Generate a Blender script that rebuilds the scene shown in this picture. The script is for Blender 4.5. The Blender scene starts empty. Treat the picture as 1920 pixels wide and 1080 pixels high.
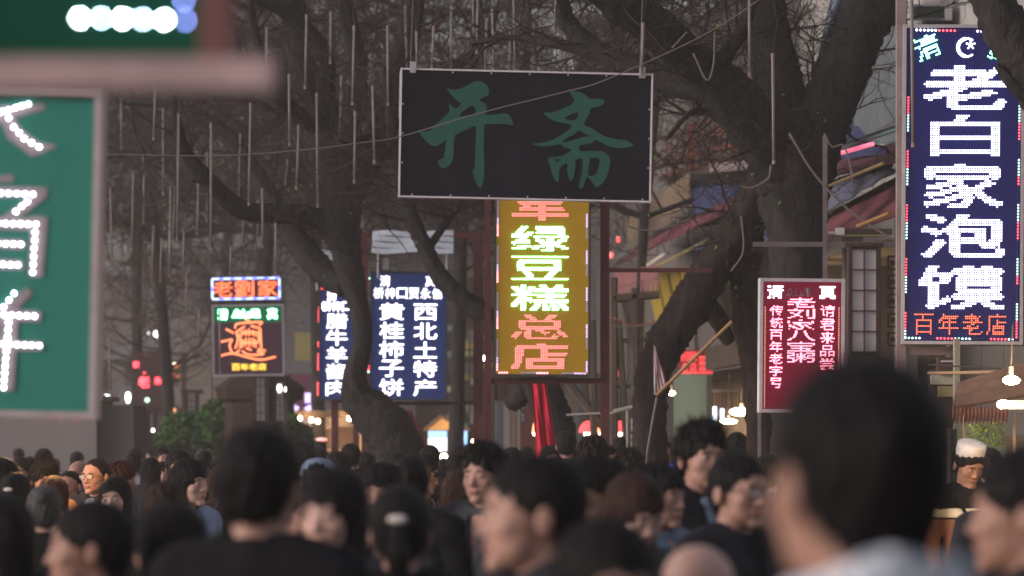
import bpy, math, random
import numpy as np
from mathutils import Vector, Matrix
R = math.radians
SC = bpy.context.scene
COL = SC.collection
rng = np.random.default_rng(7)
random.seed(7)

# ---------------------------------------------------------------- camera
F = 6831.0          # focal length in photo pixels (1920 wide)
H = 1.70            # eye height
YH = 842.0          # horizon row in the photo
def P(px, py, Y):
    return np.array(((px - 960.0) * Y / F, Y, H - (py - YH) * Y / F))
cam_data = bpy.data.cameras.new('camera')
cam = bpy.data.objects.new('camera', cam_data)
COL.objects.link(cam)
cam.location = (0, 0, H)
cam.rotation_euler = (R(90), 0, 0)
cam_data.sensor_width = 36.0
cam_data.lens = 36.0 * F / 1920.0
cam_data.shift_y = (YH - 540.0) / 1920.0
cam_data.clip_start = 0.1
cam_data.clip_end = 2000
cam_data.dof.use_dof = True
cam_data.dof.focus_distance = 26.0
cam_data.dof.aperture_fstop = 3.2
SC.camera = cam

# ---------------------------------------------------------------- sky, sun, exposure
world = bpy.data.worlds.new('World')
SC.world = world
world.use_nodes = True
wn = world.node_tree
wn.nodes.clear()
wo = wn.nodes.new('ShaderNodeOutputWorld')
bg = wn.nodes.new('ShaderNodeBackground')
sky = wn.nodes.new('ShaderNodeTexSky')
sky.sky_type = 'NISHITA'
sky.sun_disc = False
sky.sun_elevation = R(12.0)
sky.sun_rotation = R(250)
sky.air_density = 1.0
sky.dust_density = 6.0
sky.ozone_density = 1.0
hs = wn.nodes.new('ShaderNodeHueSaturation')      # smog greys the dusk sky
hs.inputs['Saturation'].default_value = 0.35
wn.links.new(sky.outputs[0], hs.inputs['Color'])
tint = wn.nodes.new('ShaderNodeMix'); tint.data_type = 'RGBA'; tint.blend_type = 'MULTIPLY'
tint.inputs['Factor'].default_value = 1.0
tint.inputs[7].default_value = (1.0, .955, 1.015, 1)
wn.links.new(hs.outputs[0], tint.inputs[6])
wn.links.new(tint.outputs[2], bg.inputs[0])
bg.inputs[1].default_value = 0.15
wn.links.new(bg.outputs[0], wo.inputs[0])
sun_data = bpy.data.lights.new('sun', 'SUN')
sun_data.energy = 0.3
sun_data.angle = R(30)
sun_data.color = (1.0, 0.86, 0.8)
sun = bpy.data.objects.new('sun', sun_data)
COL.objects.link(sun)
sun.rotation_euler = (R(78), 0, R(-70))
SC.view_settings.view_transform = 'Standard'
SC.view_settings.look = 'None'
SC.view_settings.exposure = 0.80
SC.view_settings.gamma = 1.0
SC.view_settings.use_curve_mapping = False
SC.cycles.max_bounces = 6
SC.cycles.diffuse_bounces = 3
SC.cycles.glossy_bounces = 2
SC.cycles.transmission_bounces = 3
SC.cycles.volume_bounces = 0
SC.cycles.transparent_max_bounces = 8
SC.cycles.sample_clamp_indirect = 4.0
SC.cycles.caustics_reflective = False
SC.cycles.caustics_refractive = False

# ---------------------------------------------------------------- materials
MATS = {}
def mat(name, col, rough=0.7, emit=None, es=0.0, metal=0.0, noise=0.0, nscale=8.0, bump=0.0, bscale=30.0,
        spec=0.10, sampled=False, stretch=None, col2=None, sss=0.0):
    if name in MATS:
        return MATS[name]
    m = bpy.data.materials.new(name)
    m.use_nodes = True
    nt = m.node_tree
    b = nt.nodes['Principled BSDF']
    b.inputs['Base Color'].default_value = (*col, 1)
    b.inputs['Roughness'].default_value = rough
    b.inputs['Metallic'].default_value = metal
    b.inputs['Specular IOR Level'].default_value = spec
    if sss:
        b.inputs['Subsurface Weight'].default_value = sss
        b.inputs['Subsurface Radius'].default_value = (0.02, 0.008, 0.004)
        b.inputs['Subsurface Scale'].default_value = 0.5
    if noise or bump:
        tc = nt.nodes.new('ShaderNodeTexCoord')
        mp = nt.nodes.new('ShaderNodeMapping')
        if stretch:
            mp.inputs['Scale'].default_value = stretch
        nt.links.new(tc.outputs['Object'], mp.inputs['Vector'])
    if noise:
        n = nt.nodes.new('ShaderNodeTexNoise')
        n.inputs['Scale'].default_value = nscale
        n.inputs['Detail'].default_value = 6
        n.inputs['Roughness'].default_value = 0.65
        nt.links.new(mp.outputs[0], n.inputs['Vector'])
        r = nt.nodes.new('ShaderNodeValToRGB')
        r.color_ramp.elements[0].position = 0.3
        r.color_ramp.elements[1].position = 0.7
        lo = col2 if col2 else tuple(c * (1 - noise) for c in col)
        hi = tuple(min(1, c * (1 + noise)) for c in col)
        r.color_ramp.elements[0].color = (*lo, 1)
        r.color_ramp.elements[1].color = (*hi, 1)
        nt.links.new(n.outputs['Fac'], r.inputs['Fac'])
        nt.links.new(r.outputs['Color'], b.inputs['Base Color'])
    if bump:
        n2 = nt.nodes.new('ShaderNodeTexNoise')
        n2.inputs['Scale'].default_value = bscale
        n2.inputs['Detail'].default_value = 5
        nt.links.new(mp.outputs[0], n2.inputs['Vector'])
        bp = nt.nodes.new('ShaderNodeBump')
        bp.inputs['Strength'].default_value = bump
        bp.inputs['Distance'].default_value = 0.02
        nt.links.new(n2.outputs['Fac'], bp.inputs['Height'])
        nt.links.new(bp.outputs[0], b.inputs['Normal'])
    if emit:
        b.inputs['Emission Color'].default_value = (*emit, 1)
        b.inputs['Emission Strength'].default_value = es
        if not sampled:
            m.cycles.emission_sampling = 'NONE'
    MATS[name] = m
    return m

# ---------------------------------------------------------------- objects
def link(o, parent=None):
    COL.objects.link(o)
    if parent is not None:
        o.parent = parent
    return o
def obj(name, me, m=None, parent=None):
    o = bpy.data.objects.new(name, me)
    if m is not None:
        if isinstance(m, (list, tuple)):
            for x in m: me.materials.append(x)
        elif len(me.materials) == 0:
            me.materials.append(m)
    return link(o, parent)
def tag(o, label=None, cat=None, group=None, kind=None):
    if label: o['label'] = label
    if cat: o['category'] = cat
    if group: o['group'] = group
    if kind: o['kind'] = kind
    return o
def thing(name, label, cat, loc=(0, 0, 0), rot=(0, 0, 0), group=None):
    o = bpy.data.objects.new(name, None)
    o.empty_display_size = 0.1
    COL.objects.link(o)
    o.location = [float(v) for v in loc]
    o.rotation_euler = rot
    return tag(o, label, cat, group)

def np_mesh(name, V, F4=None, F3=None, smooth=False, mi=None):
    me = bpy.data.meshes.new(name)
    V = np.asarray(V, dtype=np.float32).reshape(-1, 3)
    n4 = 0 if F4 is None else len(F4)
    n3 = 0 if F3 is None else len(F3)
    me.vertices.add(len(V))
    me.vertices.foreach_set('co', V.ravel())
    loops = []
    if n4: loops.append(np.asarray(F4, dtype=np.int32).ravel())
    if n3: loops.append(np.asarray(F3, dtype=np.int32).ravel())
    lv = np.concatenate(loops)
    me.loops.add(len(lv))
    me.loops.foreach_set('vertex_index', lv)
    me.polygons.add(n4 + n3)
    st = np.concatenate([np.arange(n4) * 4, n4 * 4 + np.arange(n3) * 3]).astype(np.int32)
    me.polygons.foreach_set('loop_start', st)
    if mi is not None:
        me.polygons.foreach_set('material_index', np.asarray(mi, dtype=np.int32))
    me.update(calc_edges=True)
    me.validate()
    if smooth:
        me.polygons.foreach_set('use_smooth', np.ones(len(me.polygons), dtype=bool))
    return me

class MB:
    """collects shapes into one mesh"""
    def __init__(s):
        s.v = []; s.f = []
    def add(s, V, Fs):
        n = len(s.v)
        s.v += [tuple(float(c) for c in v) for v in V]
        s.f += [tuple(int(i) + n for i in f) for f in Fs]
        return s
    def box(s, c, d, rz=0.0):
        x, y, z = (a / 2 for a in d)
        cr, sr = math.cos(rz), math.sin(rz)
        V = []
        for sx, sy, sz in ((-1,-1,-1),(1,-1,-1),(1,1,-1),(-1,1,-1),(-1,-1,1),(1,-1,1),(1,1,1),(-1,1,1)):
            a, b = sx * x, sy * y
            V.append((c[0] + a * cr - b * sr, c[1] + a * sr + b * cr, c[2] + sz * z))
        return s.add(V, [(0,3,2,1),(4,5,6,7),(0,1,5,4),(1,2,6,5),(2,3,7,6),(3,0,4,7)])
    def bar(s, a, b, w, n=4, w2=None):
        a = np.array(a, float); b = np.array(b, float)
        return s.tube([a, b], [w, w if w2 is None else w2], n)
    def tube(s, pts, rad, n=8, cap=True, rough=0.0):
        pts = [np.array(p, float) for p in pts]
        k = len(pts); V = []; Fs = []
        up = np.array((0.0, 0.0, 1.0))
        pu = None
        for i, p in enumerate(pts):
            t = pts[min(i + 1, k - 1)] - pts[max(i - 1, 0)]
            t /= (np.linalg.norm(t) + 1e-9)
            if pu is None:
                ref = up if abs(t[2]) < 0.9 else np.array((1.0, 0, 0))
                u = np.cross(t, ref)
            else:
                u = pu - t * np.dot(pu, t)
            u /= (np.linalg.norm(u) + 1e-9); pu = u
            w = np.cross(t, u)
            for j in range(n):
                a = 2 * math.pi * (j + 0.5) / n
                r = rad[i] if not np.isscalar(rad) else rad
                if rough:
                    r = r * (1 + rough * (0.55 * math.sin(j * 2.4 + i * 0.21) + 0.5 * math.sin(j * 4.1 - i * 0.33 + 1.3) + random.uniform(-.5, .5)))
                V.append(p + r * (math.cos(a) * u + math.sin(a) * w))
        for i in range(k - 1):
            for j in range(n):
                a = i * n + j; b = i * n + (j + 1) % n
                Fs.append((a, b, b + n, a + n))
        if cap:
            Fs.append(tuple(reversed(range(n)))); Fs.append(tuple(range((k - 1) * n, k * n)))
        return s.add(V, Fs)
    def ball(s, c, r, nu=10, nv=7, sc=(1, 1, 1)):
        V = [(c[0], c[1], c[2] + r * sc[2])]
        for i in range(1, nv):
            t = math.pi * i / nv
            for j in range(nu):
                a = 2 * math.pi * j / nu
                V.append((c[0] + r * sc[0] * math.sin(t) * math.cos(a), c[1] + r * sc[1] * math.sin(t) * math.sin(a), c[2] + r * sc[2] * math.cos(t)))
        V.append((c[0], c[1], c[2] - r * sc[2]))
        Fs = [(0, 1 + j, 1 + (j + 1) % nu) for j in range(nu)]
        for i in range(nv - 2):
            for j in range(nu):
                a = 1 + i * nu + j; b = 1 + i * nu + (j + 1) % nu
                Fs.append((a, a + nu, b + nu, b))
        L = len(V) - 1; q = 1 + (nv - 2) * nu
        Fs += [(L, q + (j + 1) % nu, q + j) for j in range(nu)]
        return s.add(V, Fs)
    def lathe(s, c, prof, n=16):
        V = []; Fs = []
        for (r, z) in prof:
            for j in range(n):
                a = 2 * math.pi * j / n
                V.append((c[0] + r * math.cos(a), c[1] + r * math.sin(a), c[2] + z))
        for i in range(len(prof) - 1):
            for j in range(n):
                a = i * n + j; b = i * n + (j + 1) % n
                Fs.append((a, b, b + n, a + n))
        return s.add(V, Fs)
    def slab(s, q, th, nrm=None):
        """quad q (4 pts) given a thickness th"""
        q = [np.array(p, float) for p in q]
        if nrm is None:
            nrm = np.cross(q[1] - q[0], q[3] - q[0])
        nrm = np.array(nrm, float); nrm /= np.linalg.norm(nrm)
        V = [p - nrm * th / 2 for p in q] + [p + nrm * th / 2 for p in q]
        return s.add(V, [(0,3,2,1),(4,5,6,7),(0,1,5,4),(1,2,6,5),(2,3,7,6),(3,0,4,7)])
    def sheet(s, a, b, c, d, nu, nv, th=0.01, fn=None):
        """bilinear sheet a-b (top), d-c (bottom) with offset function fn(u, v) -> vec; has thickness"""
        a, b, c, d = (np.array(p, float) for p in (a, b, c, d))
        nrm = np.cross(b - a, d - a); nrm /= np.linalg.norm(nrm)
        V = []
        for sgn in (-.5, .5):
            for j in range(nv + 1):
                for i in range(nu + 1):
                    u, v = i / nu, j / nv
                    p = (a * (1 - u) + b * u) * (1 - v) + (d * (1 - u) + c * u) * v + nrm * th * sgn
                    if fn is not None:
                        p = p + np.array(fn(u, v, nrm))
                    V.append(p)
        N = (nu + 1) * (nv + 1); Fs = []
        g = lambda i, j: j * (nu + 1) + i
        for j in range(nv):
            for i in range(nu):
                Fs.append((g(i, j), g(i, j + 1), g(i + 1, j + 1), g(i + 1, j)))
                Fs.append(tuple(N + k for k in (g(i, j), g(i + 1, j), g(i + 1, j + 1), g(i, j + 1))))
        for i in range(nu):
            for j in (0, nv):
                Fs.append((g(i, j), g(i + 1, j), N + g(i + 1, j), N + g(i, j)))
        for j in range(nv):
            for i in (0, nu):
                Fs.append((g(i, j), g(i, j + 1), N + g(i, j + 1), N + g(i, j)))
        return s.add(V, Fs)
    def build(s, name, m=None, parent=None, smooth=False):
        me = bpy.data.meshes.new(name)
        me.from_pydata(s.v, [], s.f)
        if smooth:
            me.polygons.foreach_set('use_smooth', np.ones(len(me.polygons), dtype=bool))
        return obj(name, me, m, parent)
def single(mb, name, m, label, cat, group=None, kind=None, smooth=False):
    return tag(mb.build(name, m, None, smooth), label, cat, group, kind)

def crom(pts, n=6):
    """Catmull-Rom through rows (x, y, z, r)"""
    p = np.array(pts, float)
    p = np.vstack([2 * p[0] - p[1], p, 2 * p[-1] - p[-2]])
    out = []
    for i in range(1, len(p) - 2):
        for k in range(n):
            t = k / n
            a, b, c, d = p[i - 1], p[i], p[i + 1], p[i + 2]
            out.append(0.5 * ((2 * b) + (-a + c) * t + (2 * a - 5 * b + 4 * c - d) * t * t + (-a + 3 * b - 3 * c + d) * t ** 3))
    out.append(p[-2])
    return np.array(out)

# ---------------------------------------------------------------- implicit surfaces
def nets(fn, xs, ys, zs):
    X, Y, Z = np.meshgrid(xs, ys, zs, indexing='ij')
    D = fn(X, Y, Z).astype(np.float32)
    ins = D < 0
    nx, ny, nz = D.shape
    S = np.zeros((nx - 1, ny - 1, nz - 1, 3), np.float32)
    N = np.zeros((nx - 1, ny - 1, nz - 1), np.float32)
    G = (X.astype(np.float32), Y.astype(np.float32), Z.astype(np.float32))
    quads = []
    cid = -np.ones((nx - 1, ny - 1, nz - 1), np.int32)
    todo = []
    for ax in range(3):
        a = [slice(None)] * 3; b = [slice(None)] * 3
        a[ax] = slice(0, -1); b[ax] = slice(1, None)
        a = tuple(a); b = tuple(b)
        cr = ins[a] != ins[b]
        I = np.argwhere(cr)
        if len(I) == 0: continue
        J = I.copy(); J[:, ax] += 1
        d0 = D[tuple(I.T)]; d1 = D[tuple(J.T)]
        t = d0 / (d0 - d1)
        pt = np.stack([g[tuple(I.T)] * (1 - t) + g[tuple(J.T)] * t for g in G], 1)
        o = [k for k in range(3) if k != ax]
        cells = []
        for (s0, s1) in ((-1, -1), (0, -1), (0, 0), (-1, 0)):
            C = I.copy(); C[:, o[0]] += s0; C[:, o[1]] += s1
            ok = (C[:, 0] >= 0) & (C[:, 1] >= 0) & (C[:, 2] >= 0) & (C[:, 0] < nx - 1) & (C[:, 1] < ny - 1) & (C[:, 2] < nz - 1)
            Ck = C[ok]
            np.add.at(S, tuple(Ck.T), pt[ok])
            np.add.at(N, tuple(Ck.T), 1)
            cells.append((C, ok))
        todo.append((ax, cells, ins[tuple(I.T)]))
    act = N > 0
    cid[act] = np.arange(act.sum())
    V = S[act] / N[act][:, None]
    for ax, cells, inside in todo:
        ok = cells[0][1] & cells[1][1] & cells[2][1] & cells[3][1]
        q = np.stack([cid[tuple(c[0][ok].T)] for c in cells], 1)
        fl = inside[ok]
        if ax == 1: fl = ~fl
        q[~fl] = q[~fl][:, ::-1]
        quads.append(q)
    return V, np.vstack(quads)
def smin(a, b, k):
    h = np.clip(0.5 + 0.5 * (b - a) / k, 0, 1)
    return b * (1 - h) + a * h - k * h * (1 - h)
def smax(a, b, k): return -smin(-a, -b, k)
def ell(X, Y, Z, c, r):
    x, y, z = (X - c[0]) / r[0], (Y - c[1]) / r[1], (Z - c[2]) / r[2]
    k0 = np.sqrt(x * x + y * y + z * z) + 1e-9
    k1 = np.sqrt((x / r[0]) ** 2 + (y / r[1]) ** 2 + (z / r[2]) ** 2) + 1e-9
    return k0 * (k0 - 1) / k1
def cap(X, Y, Z, a, b, r1, r2, sy=1.0):
    ax, ay, az = a; bx, by, bz = b[0] - ax, b[1] - ay, b[2] - az
    h = np.clip(((X - ax) * bx + (Y - ay) * by + (Z - az) * bz) / (bx * bx + by * by + bz * bz), 0, 1)
    return np.sqrt((X - ax - bx * h) ** 2 + ((Y - ay - by * h) / sy) ** 2 + (Z - az - bz * h) ** 2) - (r1 + (r2 - r1) * h)
# ================================================================ people
def head_sdf(X, Y, Z, v):
    """head in its own space: origin between the ears, facing -Y"""
    w = v.get('w', 1.0); j = v.get('jaw', 1.0); n = v.get('nose', 1.0); s = v.get('smile', 0.0)
    A = np.abs(X)
    D = ell(X, Y, Z, (0, .016, .042), (.076 * w, .096, .084))
    D = smin(D, ell(X, Y, Z, (0, -.034, .0), (.064 * w, .062, .085)), .03)
    D = smin(D, ell(X, Y, Z, (0, -.036, -.062), (.053 * j, .052, .045)), .03)
    D = smin(D, ell(X, Y, Z, (0, -.080, -.098), (.022 * j, .017, .016)), .022)
    D = smin(D, ell(A, Y, Z, (.043 * w, -.062, -.022), (.020, .019, .019 + .004 * s)), .018)
    D = smin(D, ell(A, Y, Z, (.030, -.087, .030), (.024, .010, .006)), .012)
    D = smax(D, -ell(A, Y, Z, (.031, -.104, .008), (.016, .013, .011)), .012)
    D = smin(D, ell(A, Y, Z, (.031, -.0835, .008), (.0155, .010, .0095)), .006)
    D = smin(D, cap(X, Y, Z, (0, -.086, .014), (0, -.106 * n, -.026), .007, .0095), .012)
    D = smin(D, ell(X, Y, Z, (0, -.107 * n, -.029), (.0115, .010, .009)), .006)
    D = smin(D, ell(A, Y, Z, (.0125, -.097, -.032), (.0075, .009, .007)), .005)
    lip = .003 + .006 * s
    D = smin(D, ell(A, Y, Z, (.007, -.0955, -.0570), (.017 + lip, .0075, .0045)), .004)
    D = smin(D, ell(X, Y, Z, (0, -.0935, -.0665), (.017 + lip, .0085, .0055)), .005)
    D = smax(D, -ell(X, Y, Z, (0, -.105, -.0612), (.022 + lip, .010, .0012 + .004 * s)), .002)
    D = smin(D, np.maximum(ell(A, Y, Z, (.081 * w, .016, -.004), (.011, .019, .032)),
                           -ell(A, Y, Z, (.094 * w, .010, .0), (.007, .010, .018))), .005)
    return D
def rotx(X, Y, Z, a):
    c, s = math.cos(a), math.sin(a)
    return X, Y * c + Z * s, -Y * s + Z * c
HC = (0.0, -0.005, 1.60)
def neck_sdf(X, Y, Z, r=.053):
    return cap(X, Y, Z, (0, .012, 1.56), (0, .035, 1.42), r, r * 1.12)
ARMS = {
 'down': [((.185, .01, 1.405), (.245, .03, 1.12), (.235, -.07, .88)), ((-.185, .01, 1.405), (-.245, .03, 1.12), (-.235, -.03, .87))],
 'raised': [((.185, .01, 1.405), (.245, .03, 1.12), (.235, -.07, .88)), ((-.185, .01, 1.405), (-.285, -.13, 1.20), (-.10, -.225, 1.44))],
}
def torso_sdf(X, Y, Z, o=0.0, sw=1.0):
    A = np.abs(X)
    D = ell(X, Y, Z, (0, 0, 1.27), (.160 * sw + o, .105 + o, .20))
    D = smin(D, cap(A, Y, Z, (0, .012, 1.405), (.155 * sw, .012, 1.395), .062 + o, .055 + o), .05)
    D = smin(D, cap(A, Y, Z, (0, .035, 1.485), (.15 * sw, .02, 1.42), .035 + o * .6, .040 + o), .04)
    D = smin(D, ell(X, Y, Z, (0, 0, 1.08), (.140 * sw + o, .098 + o, .18)), .06)
    D = smin(D, ell(X, Y, Z, (0, .012, .93), (.160 + o, .112 + o, .14)), .06)
    return D
def arm_sdf(X, Y, Z, arms, o=0.0, sw=1.0, end=1.0):
    D = None
    for s, e, w in arms:
        s = (s[0] * sw, s[1], s[2])
        w2 = tuple(e[i] + (w[i] - e[i]) * end for i in range(3))
        d = smin(cap(X, Y, Z, s, e, .050 + o, .038 + o), cap(X, Y, Z, e, w2, .038 + o, .026 + o), .02)
        D = d if D is None else np.minimum(D, d)
    return D
def leg_sdf(X, Y, Z, o=0.0):
    D = None
    for hx, ky, ay in ((.088, -.06, -.06), (-.088, .02, .14)):
        d = smin(cap(X, Y, Z, (hx, .01, .90), (hx * 1.05, ky, .49), .085 + o, .056 + o),
                 cap(X, Y, Z, (hx * 1.05, ky, .49), (hx * 1.05, ay, .09), .056 + o, .038 + o), .03)
        D = d if D is None else np.minimum(D, d)
    return D
def folds(X, Y, Z, a=.004):
    return a * (np.sin(Z * 46 + X * 22 + 2 * np.sin(Y * 25)) + .7 * np.sin(Z * 83 - X * 41 + Y * 30) + .6 * np.sin(X * 60 + Z * 17))
def axis(lo, hi, f0, f1, coarse, fine):
    a = list(np.arange(lo, f0, coarse)) + list(np.arange(f0, f1, fine)) + list(np.arange(f1, hi + coarse, coarse))
    return np.array(a)
def hand_mesh(wrist, d, side, curl=.35):
    """palm, four unequal fingers, a thumb from the side; d = direction the hand points"""
    d = np.array(d, float); d /= np.linalg.norm(d)
    pn = np.array((-side * .9, -.3, 0.)); pn -= d * np.dot(pn, d); pn /= np.linalg.norm(pn)   # palm normal
    ac = np.cross(d, pn)
    w = np.array(wrist, float)
    M = lambda a, b, c: tuple(w + d * a + ac * b + pn * c)
    segs = []
    for i, (off, L) in enumerate(((-.030, .068), (-.010, .076), (.010, .072), (.029, .058))):
        b = (.085 - abs(off) * .2, off, .0)
        c1 = (b[0] + L * .5, off * 1.1, L * .5 * curl * .6)
        c2 = (b[0] + L * .9, off * 1.1, L * curl * 1.3)
        segs += [(M(*b), M(*c1), .0085, .0078), (M(*c1), M(*c2), .0078, .0062)]
    segs += [(M(.02, -.03, .0), M(.055, -.055, .012), .012, .0095), (M(.055, -.055, .012), M(.085, -.060, .026), .0095, .0075)]
    def fn(X, Y, Z):
        D = cap(X, Y, Z, M(-.05, 0, 0), M(.01, 0, 0), .026, .025)
        for o in (-.026, -.008, .010, .026):
            D = smin(D, cap(X, Y, Z, M(.0, o * .6, 0), M(.08, o, 0), .014, .0115), .012)
        for a, b, r1, r2 in segs:
            D = smin(D, cap(X, Y, Z, a, b, r1, r2), .004)
        return D
    P0 = np.array([s[0] for s in segs] + [s[1] for s in segs] + [M(-.07, 0, 0)])
    lo, hi = P0.min(0) - .03, P0.max(0) + .03
    return nets(fn, *[np.arange(lo[k], hi[k], .0055) for k in range(3)])

SKINM = [mat('skin', (.30, .168, .128), .55, noise=.10, nscale=25, sss=.08, spec=.35),
         mat('skin_tan', (.25, .134, .096), .55, noise=.10, nscale=25, sss=.08, spec=.35),
         mat('skin_fair', (.385, .235, .192), .5, noise=.08, nscale=25, sss=.08, spec=.35)]
LIP = mat('lip', (.27, .12, .10), .5)
LIP_RED = mat('lip_red', (.31, .115, .10), .5)
VARS = {
 'man': dict(w=1.0, jaw=1.06, nose=1.0),
 'man_round': dict(w=1.06, jaw=1.25, nose=.99),
 'man_smile': dict(w=1.03, jaw=1.15, nose=1.0, smile=1.0),
 'man_down': dict(w=1.0, jaw=1.05, nose=1.0, pitch=24),
 'man_raised': dict(w=1.0, jaw=1.0, nose=1.0, pitch=14, arms='raised'),
 'woman': dict(w=.96, jaw=.92, nose=.975, sw=.88),
 'woman_down': dict(w=.96, jaw=.95, nose=.97, pitch=18, sw=.88),
}
BODY = {}
def make_body(key):
    v = VARS[key]; sw = v.get('sw', 1.0); pt = R(v.get('pitch', 0)); arms = ARMS[v.get('arms', 'down')]
    def fn(X, Y, Z):
        hx, hy, hz = rotx(X - HC[0], Y - HC[1], Z - HC[2], pt)
        D = head_sdf(hx, hy, hz, v)
        D = smin(D, neck_sdf(X, Y, Z, .053 if sw == 1 else .046), .022)
        m = Z < 1.50
        T = np.full(X.shape, 9.0)
        k = np.nonzero(Z[0, 0] < 1.56)[0].max() + 1
        a = (X[:, :, :k], Y[:, :, :k], Z[:, :, :k])
        t = smin(torso_sdf(*a, -.01, sw), arm_sdf(*a, arms, -.004, sw), .03)
        t = smin(t, leg_sdf(*a, -.004), .03)
        T[:, :, :k] = t
        return smin(D, T, .02)
    V, Q = nets(fn, axis(-.34, .34, -.10, .10, .024, .0048), axis(-.28, .2, -.135, .13, .024, .0048), axis(.06, 1.45, 1.45, 1.74, .03, .0048))
    hxyz = np.stack(rotx(V[:, 0] - HC[0], V[:, 1] - HC[1], V[:, 2] - HC[2], pt), 1)
    s = v.get('smile', 0)
    lipv = (np.abs(hxyz[:, 0]) < .024 + .006 * s) & (hxyz[:, 2] < -.0515) & (hxyz[:, 2] > -.074) & (hxyz[:, 1] < -.094 + np.abs(hxyz[:, 0]) * .25)
    mi = lipv[Q].all(1).astype(int)
    Vs, Qs, n = [V], [Q], len(V)
    for k, (sh, e, w) in enumerate(arms):
        d = np.array(w) - np.array(e)
        if v.get('arms') == 'raised' and k == 1: d = np.array((.35, .1, .9))
        hv, hq = hand_mesh(w, d, 1 if k == 0 else -1, .5 if v.get('arms') != 'raised' or k == 0 else 1.1)
        Vs.append(hv); Qs.append(hq + n); n += len(hv)
    mi = np.concatenate([mi] + [np.zeros(len(q), int) for q in Qs[1:]])
    me = np_mesh('body', np.vstack(Vs), np.vstack(Qs), smooth=True, mi=mi)
    me.materials.append(SKINM[0]); me.materials.append(LIP)
    # where the face surface is, for eyes and brows
    def fy(x, z):
        ys = np.linspace(-.13, -.04, 181)
        d = head_sdf(np.full(181, x), ys, np.full(181, z), v)
        return float(ys[np.argmax(d < 0)])
    parts = {}
    for sd in (1, -1):
        b = MB(); x0 = .031 * sd
        b.ball((x0, fy(x0, .008) + .0045, .007), 1, 14, 9, (.0125, .0070, .0044 if s == 0 else .0030))
        me_e = bpy.data.meshes.new('eye'); me_e.from_pydata(b.v, [], b.f)
        for p in me_e.polygons:
            c = p.center; p.material_index = 1 if abs(c.x - x0) < .0052 else (2 if c.z > .0098 else 0)
            p.use_smooth = True
        parts['eye', sd] = me_e
        b = MB(); pts = []
        for i in range(7):
            u = i / 6; x = (.013 + .034 * u) * sd; z = .0275 + .0045 * math.sin(u * 2.6) - .003 * u
            pts.append((x, fy(x, z) + .0003, z))
        b.tube(pts, [.0016, .0024, .0028, .0028, .0025, .0019, .0009], 5)
        me_b = bpy.data.meshes.new('eyebrow'); me_b.from_pydata(b.v, [], b.f)
        parts['eyebrow', sd] = me_b
    BODY[key] = dict(body=me, parts=parts, pitch=pt, sw=sw, arms=v.get('arms', 'down'))
for k in VARS: make_body(k)

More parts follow.
